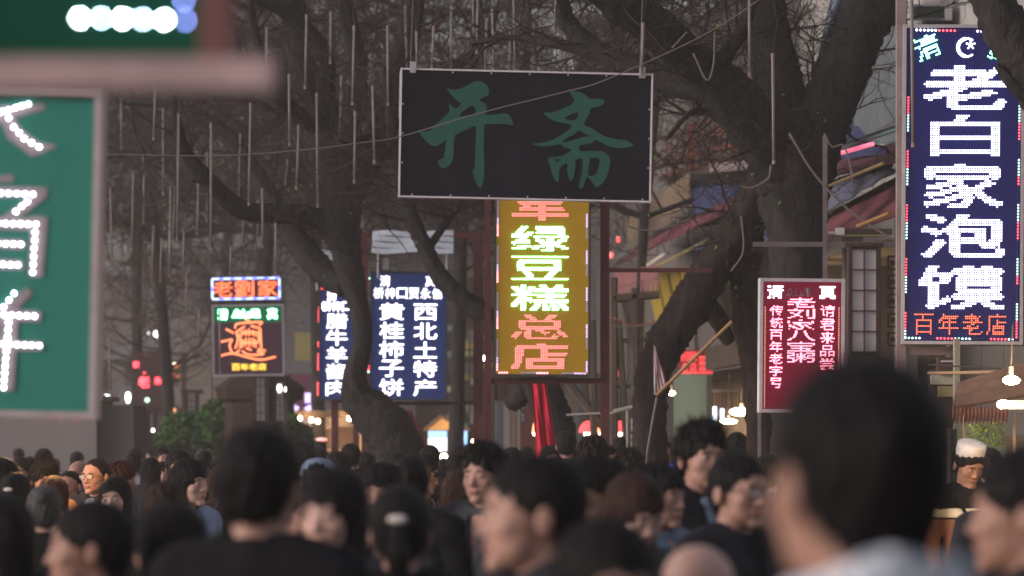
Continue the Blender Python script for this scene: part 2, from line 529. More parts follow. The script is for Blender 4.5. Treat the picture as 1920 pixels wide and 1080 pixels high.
# ---- hair
HAIR = {}
def clump(X, Y, Z, a):
    ph = np.arctan2(X, Y - .01)
    return a * (np.sin(ph * 13 + 2.2 * np.sin(Z * 38)) + .7 * np.sin(ph * 23 + Z * 55 + 2) + .5 * np.sin(X * 130 + Y * 90 + Z * 60))
def make_hair(key):
    o = dict(short=(.012, .0016), spiky=(.021, .0042), buzz=(.005, .0004), fringe=(.018, .003), sidepart=(.015, .0020), curly=(.020, .0055),
             long=(.017, .0022), long_bangs=(.019, .0022), bob=(.021, .0028), ponytail=(.012, .0012), bun=(.013, .0012))[key]
    long_ = key in ('long', 'long_bangs'); th, amp = o
    def fn(X, Y, Z):
        A = np.abs(X)
        zb = np.interp(Y, [-.08, -.045, -.01, .03, .06, .10], [.035, .012, .002, -.016, -.062, -.074])
        D = ell(X, Y, Z, (0, .018, .042), (.077 + th * .9, .096 + th, .084 + th))
        D = smin(D, ell(X, Y, Z, (0, .04, -.01), (.068 + th * .5, .066 + th * .6, .078)), .02)
        if key == 'spiky': D = smin(D, ell(X, Y, Z, (.006, -.02, .105), (.062, .07, .045)), .02)
        if key == 'fringe': D = smin(D, ell(X, Y, Z, (0, -.052, .060), (.070, .052, .048)), .02)
        if key == 'curly': D = smin(D, ell(X, Y, Z, (0, .01, .08), (.085, .09, .07)), .02)
        if long_ or key == 'bob':
            bot = -.36 if long_ else -.135
            fall = cap(A, Y, Z, (.050, .015, .0), (.072 if long_ else .058, .0 if long_ else .012, bot), .042, .034 if long_ else .040)
            back = cap(X, Y, Z, (0, .045, .0), (0, .085 if long_ else .05, bot), .06, .055)
            D = smin(D, smin(fall, back, .03), .025)
            zb = np.full(Y.shape, bot - .02)
        if key == 'ponytail':
            D = smin(D, cap(X, Y, Z, (0, .115, .02), (0, .145, -.05), .022, .030), .01)
            D = smin(D, cap(X, Y, Z, (0, .145, -.05), (0, .13, -.26), .030, .012), .02)
        if key == 'bun': D = smin(D, ell(X, Y, Z, (0, .10, .075), (.042, .040, .040)), .008)
        D = D + clump(X, Y, Z, amp)
        hl = dict(short=.072, spiky=.066, buzz=.074, fringe=.048, sidepart=.064, curly=.058, long=.066, long_bangs=.044, bob=.044, ponytail=.07, bun=.07)[key]
        fr = .073 if not (long_ or key == 'bob') else .066
        cut = ell(X, Y, Z, (.012 if key in ('sidepart', 'long') else 0, -.125, hl - .135), (fr + .006, .108, .135))
        if key in ('fringe', 'long_bangs', 'bob', 'spiky'):
            cut = cut + .006 * np.sin(X * 150 + 1) + .005 * np.sin(X * 77)
        D = smax(D, -cut, .006)
        if key in ('ponytail',):
            D = np.where((Y > .10), D, np.maximum(D, zb - Z))
        else:
            D = np.maximum(D, zb - Z + .004 * np.sin(X * 120))
        return D
    st = .0058 if not long_ else .0075
    z0 = -.40 if long_ else (-.29 if key == 'ponytail' else -.17)
    V, Q = nets(fn, np.arange(-.135, .136, st), np.arange(-.15, .19, st), np.arange(z0, .19, st))
    # strands
    cen = np.array((0, .018, .0))
    e1 = V[Q[:, 1]] - V[Q[:, 0]]; e2 = V[Q[:, 3]] - V[Q[:, 0]]
    nr = np.cross(e1, e2); nr /= (np.linalg.norm(nr, axis=1)[:, None] + 1e-9)
    pc = V[Q].mean(1)
    out = nr if ((pc - cen) * nr).sum() > 0 else -nr
    ok = np.nonzero(((pc[:, 1] > -.01) | (pc[:, 2] > .075)))[0]
    rs = np.random.default_rng(len(key) * 7 + 3)
    N = dict(buzz=500, long=2600, long_bangs=2600, curly=2400, spiky=2200).get(key, 1700)
    pick = rs.choice(ok, N)
    p0 = pc[pick]; n0 = out[pick]
    crown = np.array((.01, .055, .13))
    t = p0 - crown; t[:, 2] -= .04
    if long_ or key == 'bob': t = t * .4 + np.array((0, .0, -.12))
    if key == 'spiky': t = t * .5 + np.array((0, -.02, .05)) * (p0[:, 2:3] > .06)
    t -= n0 * (t * n0).sum(1)[:, None]
    t /= (np.linalg.norm(t, axis=1)[:, None] + 1e-9)
    L = rs.uniform(.5, 1.2, N) * dict(buzz=.008, spiky=.042, long=.075, long_bangs=.07, curly=.03, bob=.05, fringe=.038).get(key, .030)
    lift = rs.uniform(.05, .45, N) * dict(spiky=1.6, curly=1.8, buzz=2.0, long=.45, long_bangs=.45).get(key, .8)
    j = rs.normal(0, .18, (N, 3))
    side = np.cross(t, n0)
    K = 4; rows = []
    for k in range(K):
        u = k / (K - 1)
        c = p0 - n0 * .002 + (t + j) * (L * u)[:, None] + n0 * (lift * L * (u * (1.25 - u)))[:, None]
        if key == 'curly': c = c + side * (np.sin(u * 7 + rs.uniform(0, 6, N)) * .006)[:, None]
        hw = .0011 * (1 - .8 * u)
        rows.append(np.stack([c - side * hw, c + side * hw], 1))
    SV = np.stack(rows, 1).reshape(-1, 3)
    b = (np.arange(N) * K * 2)[:, None]
    SQ = np.concatenate([b + np.array((2 * k, 2 * k + 1, 2 * k + 3, 2 * k + 2)) for k in range(K - 1)], 0)
    me = np_mesh('hair', np.vstack([V, SV]), np.vstack([Q, SQ + len(V)]), smooth=True)
    HAIR[key] = me
for k in ('short', 'spiky', 'buzz', 'fringe', 'sidepart', 'curly', 'long', 'long_bangs', 'bob', 'ponytail', 'bun'): make_hair(k)
def hair_mat(name, c):
    return mat(name, c, .5, noise=.5, nscale=60, bump=.6, bscale=120, spec=.10, stretch=(1, 1, .2))
HM = {'black': hair_mat('hair_black', (.0065, .0052, .0055)), 'brown': hair_mat('hair_brown', (.030, .014, .010)),
      'grey': hair_mat('hair_grey', (.06, .055, .055)), 'red': hair_mat('hair_red_brown', (.045, .013, .010))}

# ---- clothes
CLO = {}
def make_clothes(kind, arms, sw):
    def fn(X, Y, Z):
        o = .022 if kind != 'sweater' else .014
        D = smin(torso_sdf(X, Y, Z, o, sw), arm_sdf(X, Y, Z, ARMS[arms], o * .8, sw, .93), .025)
        D = D + folds(X, Y, Z, .0022 if kind != 'sweater' else .0014)
        rad = np.sqrt(X ** 2 + (Y - .012 - (1.50 - Z) * .15) ** 2)
        D = np.maximum(D, -np.maximum(rad - .062, 1.43 - Z))                      # neck hole
        if kind in ('jacket', 'coat'):                                            # standing collar
            D = smin(D, np.maximum(np.abs(rad - .074) - .007, np.abs(Z - 1.448 - Y * .22) - .030), .010)
            D = np.maximum(D, -np.maximum(np.abs(X) - .006 - np.clip(Z - 1.25, 0, 1) * .16, np.maximum(Y + .055, 1.25 - Z)))
        if kind == 'shirt':
            D = smin(D, np.maximum(np.abs(rad - .070 - (Z - 1.47) * -.25) - .006, np.abs(Z - 1.458 - Y * .25) - .024), .006)
            D = np.maximum(D, -np.maximum(np.abs(X) - .004 - np.clip(Z - 1.36, 0, 1) * .35, np.maximum(Y + .05, 1.36 - Z)))
        if kind == 'hoodie':
            D = smin(D, ell(X, Y, Z, (0, .095, 1.45), (.115, .055, .075)), .03)
            D = smin(D, np.maximum(np.abs(rad - .078) - .012, np.abs(Z - 1.450 - Y * .2) - .024), .02)
        if kind == 'sweater':
            D = smin(D, np.maximum(np.abs(rad - .066) - .006, np.abs(Z - 1.462 - Y * .25) - .014), .006)
        return np.maximum(D, (.80 if kind != 'coat' else .62) - Z)
    V, Q = nets(fn, np.arange(-.36, .37, .0125), np.arange(-.30, .19, .0125), np.arange(.60 if kind == 'coat' else .78, 1.56, .0115))
    CLO[kind, arms, sw] = np_mesh(kind, V, Q, smooth=True)
def get_clothes(kind, arms, sw):
    if (kind, arms, sw) not in CLO: make_clothes(kind, arms, sw)
    return CLO[kind, arms, sw]
def _tr(X, Y, Z):
    D = smin(leg_sdf(X, Y, Z, .014), ell(X, Y, Z, (0, .012, .93), (.17, .122, .13)), .04) + folds(X, Y, Z, .002)
    return np.maximum(np.maximum(D, .075 - Z), Z - .98)
V_, Q_ = nets(_tr, np.arange(-.22, .23, .017), np.arange(-.2, .26, .017), np.arange(.05, 1.0, .018))
TROUS = np_mesh('trousers', V_, Q_, smooth=True)
def _sh(X, Y, Z):
    D = smin(ell(X, Y, Z, (0, -.075, .04), (.046, .105, .036)), ell(X, Y, Z, (0, .02, .055), (.038, .05, .052)), .03)
    return np.maximum(D, -Z + .002)
V_, Q_ = nets(_sh, np.arange(-.06, .065, .01), np.arange(-.2, .09, .01), np.arange(-.01, .12, .01))
SHOE = np_mesh('shoe', V_, Q_, smooth=True)

def cloth(name, c, n=.18):
    return mat('cloth_' + name, c, .9, noise=n, nscale=14, bump=.35, bscale=90, spec=.05)
CC = dict(black=(.010, .010, .012), navy=(.012, .016, .035), grey=(.055, .057, .065), dark_grey=(.022, .023, .028), brown=(.05, .028, .018),
          tan=(.34, .20, .10), denim=(.16, .22, .36), white=(.55, .55, .56), pink=(.40, .20, .22), maroon=(.10, .02, .025), green=(.05, .30, .05),
          blue=(.04, .06, .40), light_grey=(.22, .23, .26), beige=(.32, .26, .20), red=(.35, .03, .03), olive=(.06, .06, .035), blue_grey=(.12, .16, .22),
          yellow=(.45, .30, .04), lavender=(.17, .17, .21))
CM = {k: cloth(k, v) for k, v in CC.items()}
EYEW = mat('eye_white', (.45, .40, .38), .3); EYED = mat('eye_iris', (.012, .007, .005), .15, spec=.6); LASH = mat('eyelash', (.01, .008, .008), .6)
GLASSF = mat('glasses_frame', (.015, .015, .018), .3, spec=.6)
LENS = mat('glasses_lens', (.9, .9, .9), .05); LENS.node_tree.nodes['Principled BSDF'].inputs['Alpha'].default_value = .13
def make_glasses():
    b = MB()
    for s in (1, -1):
        pts = []
        for i in range(15):
            a = 2 * math.pi * i / 14
            cx, cz = math.cos(a), math.sin(a)
            pts.append((s * .033 + .024 * np.sign(cx) * abs(cx) ** .7, -.108 + .004 * abs(cx), .004 + .0155 * np.sign(cz) * abs(cz) ** .7))
        b.tube(pts, .0015, 5)
        b.tube([(s * .057, -.104, .010), (s * .074, -.05, .012), (s * .081, .005, .010), (s * .080, .025, -.004)], .0016, 5)
    b.tube([(-.010, -.110, .010), (0, -.113, .012), (.010, -.110, .010)], .0014, 5)
    fr = bpy.data.meshes.new('glasses'); fr.from_pydata(b.v, [], b.f)
    b = MB()
    for s in (1, -1): b.ball((s * .033, -.107, .004), 1, 14, 6, (.022, .0012, .0145))
    le = bpy.data.meshes.new('lens'); le.from_pydata(b.v, [], b.f); le.materials.append(LENS)
    return fr, le
GL = make_glasses()
def cap_mesh(kind):
    b = MB()
    if kind == 'skull':      # tall white skullcap
        b.lathe((0, .012, .066), [(.088, 0), (.0895, .04), (.088, .070), (.081, .078), (.03, .080), (.0005, .080)], 28)
    elif kind == 'peaked':
        b.lathe((0, .014, .045), [(.092, 0), (.094, .02), (.086, .055), (.062, .084), (.02, .096), (.0005, .097)], 26)
        b.slab([(-.065, -.07, .05), (.065, -.07, .05), (.05, -.155, .036), (-.05, -.155, .036)], .006)
    else:                    # knit hat
        b.lathe((0, .016, .02), [(.091, 0), (.096, .012), (.093, .03), (.090, .05), (.080, .085), (.050, .112), (.015, .122), (.0005, .122)], 26)
    me = bpy.data.meshes.new('cap'); me.from_pydata(b.v, [], b.f)
    for p in me.polygons: p.use_smooth = True
    return me
CAPS = {k: cap_mesh(k) for k in ('skull', 'peaked', 'knit')}
_b = MB()
for s in (1, -1):
    _b.tube([(s * .115, -.13, 1.20), (s * .12, -.10, 1.36), (s * .115, .0, 1.475), (s * .11, .12, 1.40)], .017, 6)
_me = _b
def pack_mesh():
    def fn(X, Y, Z):
        q = np.maximum(np.maximum(np.abs(X) - .115, np.abs(Y - .215) - .05), np.abs(Z - 1.20) - .17)
        return q - .035 + .004 * np.sin(Z * 60) * np.sin(X * 30)
    V, Q = nets(fn, np.arange(-.18, .185, .016), np.arange(.1, .32, .016), np.arange(.96, 1.44, .016))
    n = len(V); V = np.vstack([V, np.array(_me.v)])
    tri = [f for f in _me.f if len(f) == 4]
    return np_mesh('backpack', V, np.vstack([Q, np.array(tri) + n]), smooth=True)
PACK = pack_mesh()

def put(name, me, m, parent, loc=None, rotx_=0.0):
    o = bpy.data.objects.new(name, me)
    COL.objects.link(o); o.parent = parent
    if loc is not None: o.location = loc
    if rotx_: o.rotation_euler = (rotx_, 0, 0)
    if m is not None:
        ms = m if isinstance(m, (list, tuple)) else [m]
        while len(me.materials) < len(ms): me.materials.append(ms[0])
        for i, x in enumerate(ms):
            o.material_slots[i].link = 'OBJECT'; o.material_slots[i].material = x
    return o
NP = 0
def person(px, py, Y, ang, hair, body, wear, label, hcol='black', trousers='dark_grey', skin=0, glasses=False, cap=None,
           capcol='white', pack=None, inner=None, lip=None, extra=None, group='people crowding the street', dz=0.0):
    """px, py: where the top of the head is seen; Y: distance; ang: way the face looks (0 = camera, 90 = picture right)"""
    global NP; NP += 1
    v = BODY[body]
    top = P(px, py, Y)
    ht = 1.742 if hair not in ('spiky', 'curly', 'fringe') else 1.755
    if cap == 'skull': ht = 1.735
    if v['pitch'] > .3: ht -= .02
    sc = float(top[2] / ht)
    k = min(1.10, max(.90, sc))
    root = thing('person', label, 'person', (top[0], Y, 0), (0, 0, R(ang)), group)
    root.scale = (k, k, sc)
    put('body', v['body'], [SKINM[skin], lip or (LIP_RED if 'woman' in body else LIP)], root)
    pt = -v['pitch']
    pt = v['pitch']
    if hair != 'bald':
        put('hair', HAIR[hair], HM[hcol], root, HC, pt)
    if abs(((ang + 180) % 360) - 180) < 125:
        for s in (1, -1):
            e = put('eye', v['parts']['eye', s], [EYEW, EYED, LASH], root, HC, pt)
            put('eyebrow', v['parts']['eyebrow', s], HM['black'], root, HC, pt)
    kind, colr = wear
    put(kind, get_clothes(kind, v['arms'], v['sw']), CM[colr], root)
    if inner: put('shirt', get_clothes('sweater', v['arms'], v['sw']), CM[inner], root)
    put('trousers', TROUS, CM[trousers], root)
    for x, y in ((.092, -.06), (-.092, .14)):
        put('shoe', SHOE, CM['black'], root, (x, y, 0))
    if glasses:
        g = put('glasses', GL[0], GLASSF, root, HC, pt); put('lens', GL[1], LENS, g)
    if cap: put('cap', CAPS[cap], CM[capcol], root, HC, pt)
    if pack: put('backpack', PACK, CM[pack], root)
    return root
# ================================================================ glyphs and signs
def glyph(ch, bold=0.0):
    c = bpy.data.curves.new('glyph', 'FONT'); c.body = ch; c.offset = bold
    o = bpy.data.objects.new('glyph', c); COL.objects.link(o)
    me = o.evaluated_get(bpy.context.evaluated_depsgraph_get()).to_mesh()
    me.calc_loop_triangles()
    V = np.array([v.co[:2] for v in me.vertices]); T = np.array([t.vertices[:] for t in me.loop_triangles])
    bpy.data.objects.remove(o); bpy.data.curves.remove(c)
    lo, hi = V.min(0), V.max(0)
    return (V - lo) / (hi - lo), T            # unit box
def inside(Pts, V, T):
    A, B, C = V[T[:, 0]], V[T[:, 1]], V[T[:, 2]]
    res = np.zeros(len(Pts), bool)
    for a, b, c in zip(A, B, C):
        lo = np.minimum(np.minimum(a, b), c); hi = np.maximum(np.maximum(a, b), c)
        k = np.nonzero((Pts[:, 0] >= lo[0]) & (Pts[:, 0] <= hi[0]) & (Pts[:, 1] >= lo[1]) & (Pts[:, 1] <= hi[1]))[0]
        if len(k) == 0: continue
        p = Pts[k]
        s1 = (b[0]-a[0])*(p[:,1]-a[1])-(b[1]-a[1])*(p[:,0]-a[0])
        s2 = (c[0]-b[0])*(p[:,1]-b[1])-(c[1]-b[1])*(p[:,0]-b[0])
        s3 = (a[0]-c[0])*(p[:,1]-c[1])-(a[1]-c[1])*(p[:,0]-c[0])
        res[k] |= ((s1 >= 0) & (s2 >= 0) & (s3 >= 0)) | ((s1 <= 0) & (s2 <= 0) & (s3 <= 0))
    return res
def led_mesh(pts, r, h, n=6):
    """little LED lamps standing h proud of the board; pts = (x, z) list in board space"""
    pts = np.asarray(pts, float); N = len(pts)
    a = 2 * math.pi * (np.arange(n) + .5) / n
    ring = np.stack([np.cos(a) * r, np.zeros(n), np.sin(a) * r], 1)
    r2 = ring * .7; r2[:, 1] = -h
    ring[:, 1] = -h * .0
    base = np.stack([pts[:, 0], np.zeros(N), pts[:, 1]], 1)[:, None, :]
    V = np.concatenate([base + ring[None], base + r2[None], base + np.array((0, -h * 1.25, 0))[None, None]], 1).reshape(-1, 3)
    b = (np.arange(N) * (2 * n + 1))[:, None]
    Q = np.concatenate([b + np.array((j, (j + 1) % n, n + (j + 1) % n, n + j)) for j in range(n)])
    T = np.concatenate([b + np.array((n + j, n + (j + 1) % n, 2 * n)) for j in range(n)])
    return V, Q, T
class Board:
    """a sign board built about its middle: photo pixels map to its own plane"""
    def __init__(s, name, label, cat, box, Y, roll=0.0, yaw=0.0, group=None, face=None, depth=.12, frame=None, fw=8, fd=.02):
        s.x0, s.y0, s.x1, s.y1 = box; s.Y = Y; s.k = Y / F
        s.cx, s.cy = (s.x0 + s.x1) / 2, (s.y0 + s.y1) / 2
        s.root = thing(name, label, cat, P(s.cx, s.cy, Y), (0, R(roll), R(yaw)), group)
        s.cyaw = math.cos(R(yaw))
        w, h = (s.x1 - s.x0) * s.k / s.cyaw, (s.y1 - s.y0) * s.k
        s.w, s.h = w, h
        MB().box((0, depth / 2, 0), (w, depth, h)).build('panel', face, s.root)
        if frame is not None:
            t = fw * s.k
            for nm, c, d in (('frame_side', (-w/2 - t/2 + .002, depth/2 - fd/2, 0), (t, depth + fd, h + 2*t)), ('frame_side', (w/2 + t/2 - .002, depth/2 - fd/2, 0), (t, depth + fd, h + 2*t)),
                             ('frame_rail', (0, depth/2 - fd/2, h/2 + t/2 - .001), (w - .001, depth + fd - .004, t)), ('frame_rail', (0, depth/2 - fd/2, -h/2 - t/2 + .001), (w - .001, depth + fd - .004, t))):
                MB().box(c, d).build(nm, frame, s.root)
    def L(s, px, py): return ((px - s.cx) * s.k / s.cyaw, -(py - s.cy) * s.k)
    def leds(s, px, m, r=1.7, h=.012, name='led_row', off=0.0, n=6, kind=None):
        pts = [s.L(*p) for p in px]
        V, Q, T = led_mesh(pts, r * s.k, h, n); V[:, 1] -= off + .001
        o = obj(name, np_mesh(name, V, Q, T), m, s.root)
        if kind: o['kind'] = kind
        return o
    def text(s, ch, x0, y0, x1, y1, m, pitch=4.6, r=1.8, bold=.02, h=.012, rot=0.0, shear=0.0, keep=None):
        V, T = glyph(ch)
        nx = int(round((x1 - x0) / pitch)); ny = int(round((y1 - y0) / pitch))
        gx, gy = np.meshgrid((np.arange(nx) + .5) / nx, (np.arange(ny) + .5) / ny)
        G = np.stack([gx.ravel(), gy.ravel()], 1)
        hit = np.zeros(len(G))
        for dx, dy in ((0, 0), (bold, 0), (-bold, 0), (0, bold), (0, -bold)):
            hit += inside(G + np.array((dx, dy)), V, T)
        G = G[hit >= .5]
        X = x0 + G[:, 0] * (x1 - x0); Yp = y1 - G[:, 1] * (y1 - y0)
        if rot:
            cx, cy = (x0 + x1) / 2, (y0 + y1) / 2; c, sn = math.cos(R(rot)), math.sin(R(rot))
            X, Yp = cx + (X - cx) * c - (Yp - cy) * sn, cy + (X - cx) * sn + (Yp - cy) * c
        px = list(zip(X, Yp))
        if keep: px = [p for p in px if keep(p)]
        if px: return s.leds(px, m, r, h, 'led_character', kind='stuff')
    def solid(s, ch, x0, y0, x1, y1, m, bold=.02, h=.012, name='lit_character', off=0.0):
        V, T = glyph(ch)
        N = len(V)
        ed = {}
        for t in T:
            for i in range(3):
                a, b = int(t[i]), int(t[(i + 1) % 3])
                if (b, a) in ed: del ed[(b, a)]
                else: ed[(a, b)] = 1
        Qs = np.array([(a, b, b + N, a + N) for a, b in ed])
        Va, Qa, Ta = [], [], []
        for i, (dx, dy) in enumerate(((0, 0),) if bold < .005 else ((-bold, 0), (bold, 0), (0, -bold), (0, bold))):
            X = np.array([s.L(x0 + (v[0] + dx) * (x1 - x0), y1 - (v[1] + dy) * (y1 - y0)) for v in V])
            A = np.stack([X[:, 0], np.full(N, -.001 - off - i * .0006), X[:, 1]], 1); B = A.copy(); B[:, 1] -= h
            Va += [A, B]; Qa.append(Qs + 2 * N * i); Ta.append(T + N + 2 * N * i)
        return obj(name, np_mesh(name, np.vstack(Va), np.vstack(Qa), np.vstack(Ta)), m, s.root)
    def dashes(s, a, b, pitch, segs, r=1.7, h=.01):
        """a border run of LEDs in coloured stretches: segs = [(material, count), ...] repeated"""
        a = np.array(a, float); b = np.array(b, float); L = np.linalg.norm(b - a); n = int(L / pitch)
        i = k = 0
        while i < n:
            m, c = segs[k % len(segs)]; k += 1
            if m is not None:
                pts = [tuple(a + (b - a) * (j + .5) / n) for j in range(i, min(n, i + c))]
                if pts: s.leds(pts, m, r, h, 'border_light')
            i += c

def led(name, c, s): return mat('led_' + name, (.25, .25, .25), .5, emit=c, es=s, sampled=name in ('white', 'green_white', 'red_white'))
LW = led('white', (1.0, .93, 1.0), 3.4)
LWS = led('white_soft', (1.0, .95, 1.0), 1.9)
LG = led('green_white', (.22, 1.0, .45), 9.0)
LRW = led('red_white', (1.0, .25, .36), 3.8)
LR = led('red', (1.0, .035, .06), 2.6)
LGR = led('mint', (.55, 1.0, .75), 1.6)
LO = led('orange', (1.0, .115, .022), 1.7)
LN = led('neon_orange', (1.0, .19, .055), 1.9)
LRK = led('red_pink', (1.0, .21, .24), 1.6)
LY = led('yellow', (1.0, .55, .02), 1.3)
LB = led('blue', (.10, .12, 1.0), 3.0)
LDIM = led('dim_violet', (.16, .16, .42), .7)
LOFF = mat('led_off', (.03, .03, .12), .4)
LPU = led('violet', (.55, .42, 1.0), 1.6)
LCY = led('cyan', (.20, .55, 1.0), 1.5)
LLB = led('pale_blue', (.55, .75, 1.0), 1.5)
LPK = led('pink_white', (1.0, .36, .50), 2.0)
ALU = mat('aluminium', (.42, .40, .43), .42, metal=.55, noise=.12, nscale=12, bump=.1)
ALUP = mat('painted_steel_pale', (.50, .46, .50), .5, noise=.12, nscale=9)
MAROON = mat('maroon_paint', (.085, .030, .032), .6, noise=.25, nscale=6, bump=.15)
RUST = mat('pinkish_primer_steel', (.34, .245, .24), .7, noise=.25, nscale=5, bump=.15)
DARKSTEEL = mat('dark_steel', (.045, .042, .045), .5, noise=.2)
def shade(name, c, e, es, rough=.35, n=.06): return mat(name, c, rough, emit=e, es=es, noise=n, nscale=3)  # panel faces glow weakly: light spilled by the LEDs is put in as emission

# ---- 1: tall blue sign at the right
fb = shade('panel_deep_blue', (.010, .012, .072), (.020, .020, .15), .11)
S = Board('shop_sign', 'tall deep blue sign with big white characters and a crescent, at the right edge', 'sign', (1698, 52, 1913, 640), 27, roll=.4, yaw=-4, face=fb, frame=ALU, fw=6)
for ch, y0, y1, x0, x1 in (('老', 122, 206, 1731, 1886), ('白', 215, 293, 1744, 1874), ('家', 307, 390, 1733, 1880), ('泡', 402, 483, 1728, 1884), ('馍', 498, 580, 1724, 1884)):
    S.text(ch, x0, y0, x1, y1, LW, pitch=4.3, r=1.62, bold=.03)
S.text('清', 1714, 66, 1760, 110, LG, pitch=3.6, r=1.35, bold=.02, rot=-22)
S.text('真', 1856, 76, 1902, 120, LG, pitch=3.6, r=1.35, bold=.02, rot=28)
c0 = []
for i in range(22):
    a = R(-75 - 250 * i / 21 + 20)
    for rr in ((18, 15) if 3 < i < 18 else (17,)):
        c0.append((1811 + rr * math.cos(a), 89 - rr * math.sin(a)))
S.leds(c0, LW, 1.9, .012, 'led_crescent', kind='stuff')
st = [(1818, 84)] + [(1818 + q * math.sin(R(72 * i)), 84 - q * math.cos(R(72 * i))) for i in range(5) for q in (4, 7.5)]
S.leds(st, LW, 1.7, .012, 'led_star', kind='stuff')
for ch, x0 in (('百', 1716), ('年', 1762), ('老', 1807), ('店', 1851)):
    S.text(ch, x0, 588, x0 + 37, 628, LO, pitch=3.7, r=1.45, bold=.015)
seg = [(LR, 6), (LGR, 6), (LOFF, 6)]
S.dashes((1703, 180), (1700, 635), 5.6, seg, 2.0)
S.dashes((1910, 145), (1907, 635), 5.6, [(LR, 3), (LOFF, 6), (LGR, 6), (LR, 6), (LOFF, 6), (LGR, 6)], 2.0)
S.dashes((1714, 56), (1905, 60), 7.0, [(LW, 6), (LR, 5), (LOFF, 5), (LW, 2), (LOFF, 8)], 2.3)
S.dashes((1697, 634), (1903, 636), 6.6, [(LGR, 5), (LOFF, 4), (LR, 5), (LGR, 5), (LOFF, 5), (LR, 5)], 2.2)
S.dashes((1704, 62), (1703, 170), 5.6, [(LOFF, 30)], 1.6)
# ---- 2: red sign
fr_ = shade('panel_crimson', (.075, .008, .022), (.50, .01, .06), .13)
S = Board('shop_sign', 'red lit sign in a silver frame with pink characters, behind the nearest dark head', 'sign', (1429, 528, 1578, 768), 31, roll=.5, yaw=3, face=fr_, frame=ALUP, fw=6)
for ch, x0 in (('清', 1438), ('真', 1536)): S.text(ch, x0, 536, x0 + 30, 560, LW, pitch=3.3, r=1.6, bold=.03)
MB_GREY = mat('printed_grey', (.16, .13, .15), .6)
for i, ch in enumerate('ﻣﻼﺳا'): S.solid(ch, 1474 + i * 12, 540, 1484 + i * 12, 556, MB_GREY, bold=.0, h=.002, name='printed_character')
for i, ch in enumerate('传统百年老字号'):
    y = 573 + i * 22.6; S.text(ch, 1443, y, 1467, y + 19.5, LRW, pitch=2.1, r=1.0, bold=.006)
for i, ch in enumerate('老刘家八宝粥'):
    y = 558 + i * 20.6; S.text(ch, 1476, y, 1528, y + 18.8, LRW if i < 4 else LPK, pitch=2.35, r=1.05, bold=.003)
for i, ch in enumerate('请君来品尝'):
    y = 572 + i * 25; S.text(ch, 1538, y, 1565, y + 21.5, LRW, pitch=2.2, r=1.02, bold=.006)
S.dashes((1434, 575), (1434, 765), 4.2, [(led('amber_dim', (.9, .35, .2), .8), 60)], 1.3)
S.dashes((1573, 575), (1573, 765), 4.2, [(led('amber_dim', (.9, .35, .2), .8), 60)], 1.3)
# ---- 3: mustard sign under the black one
fy_ = shade('panel_mustard', (.20, .12, .010), (.26, .14, .008), .28)
S = Board('shop_sign', 'tall mustard yellow sign with green-white and red characters, below the black sign board', 'sign', (930, 300, 1104, 702), 34, roll=.25, face=fy_, frame=DARKSTEEL, fw=4)
for ch, y0, y1, m, p in (('军', 366, 414, LRK, 3.6), ('绿', 424, 471, LG, 3.5), ('豆', 480, 525, LG, 3.5), ('糕', 534, 582, LG, 3.5), ('总', 590, 636, LRK, 3.5), ('店', 644, 692, LRK, 3.5)):
    S.text(ch, 959, y0, 1066, y1, m, pitch=p, r=1.3, bold=.024)
seg = [(LDIM, 8), (LPU, 3), (LRW, 5), (None, 4)]
S.dashes((933, 374), (933, 696), 4.3, seg, 1.5)
S.dashes((1100, 400), (1101, 698), 4.3, [(LPU, 6), (LDIM, 5), (None, 5)], 1.5)
S.dashes((935, 699), (1100, 700), 4.6, [(LRW, 4), (None, 5), (LDIM, 6), (LRW, 5), (None, 5), (LDIM, 5), (LPU, 5)], 1.6)
# ---- 4: blue two-column sign
fb2 = shade('panel_cobalt', (.015, .028, .10), (.028, .055, .22), .14)
S = Board('shop_sign', 'wide blue sign with two columns of white characters, under the pale sheet awning', 'sign', (696, 512, 836, 748), 45, roll=.4, face=fb2, frame=DARKSTEEL, fw=3)
for i, ch in enumerate('西北土特产'): S.solid(ch, 776, 570 + i * 35.5, 819, 570 + i * 35.5 + 30, LWS, bold=.013)
for i, ch in enumerate('黄桂柿子饼'): S.solid(ch, 712, 569 + i * 35.5, 757, 569 + i * 35.5 + 31, LWS, bold=.013)
for i, ch in enumerate('桥梓口贾永信'): S.solid(ch, 700 + i * 22, 540, 719 + i * 22, 560, LWS, bold=.010)
for ch, x in (('清', 712), ('真', 797)): S.solid(ch, x, 517, x + 19, 537, LWS, bold=.010)
S.dashes((693, 520), (691, 745), 5, [(LGR, 1), (None, 16), (LR, 7), (LRW, 3), (None, 6), (LR, 2)], 2.2)
# ---- 5: narrow blue sign behind the trunk
S = Board('shop_sign', 'narrow blue sign with one column of white characters, half behind the crooked trunk', 'sign', (600, 545, 680, 748), 50, roll=.3, face=fb2, frame=DARKSTEEL, fw=3)
for i, ch in enumerate('腊牛羊酱肉'): S.solid(ch, 612, 588 + i * 31.5, 651, 588 + i * 31.5 + 28, LWS, bold=.014)
for i, ch in enumerate('桥梓口贾'): S.solid(ch, 603 + i * 19, 566, 620 + i * 19, 583, LW, bold=.02)
for ch, x in (('清', 613), ('真', 655)): S.solid(ch, x, 547, x + 17, 563, LW, bold=.02)
S.dashes((600, 542), (640, 542), 3.5, [(LR, 40)], 1.6)
S.dashes((598, 575), (597, 742), 3.6, [(LR, 8), (None, 10), (LR, 3), (None, 3), (LR, 9), (None, 6)], 2.0)
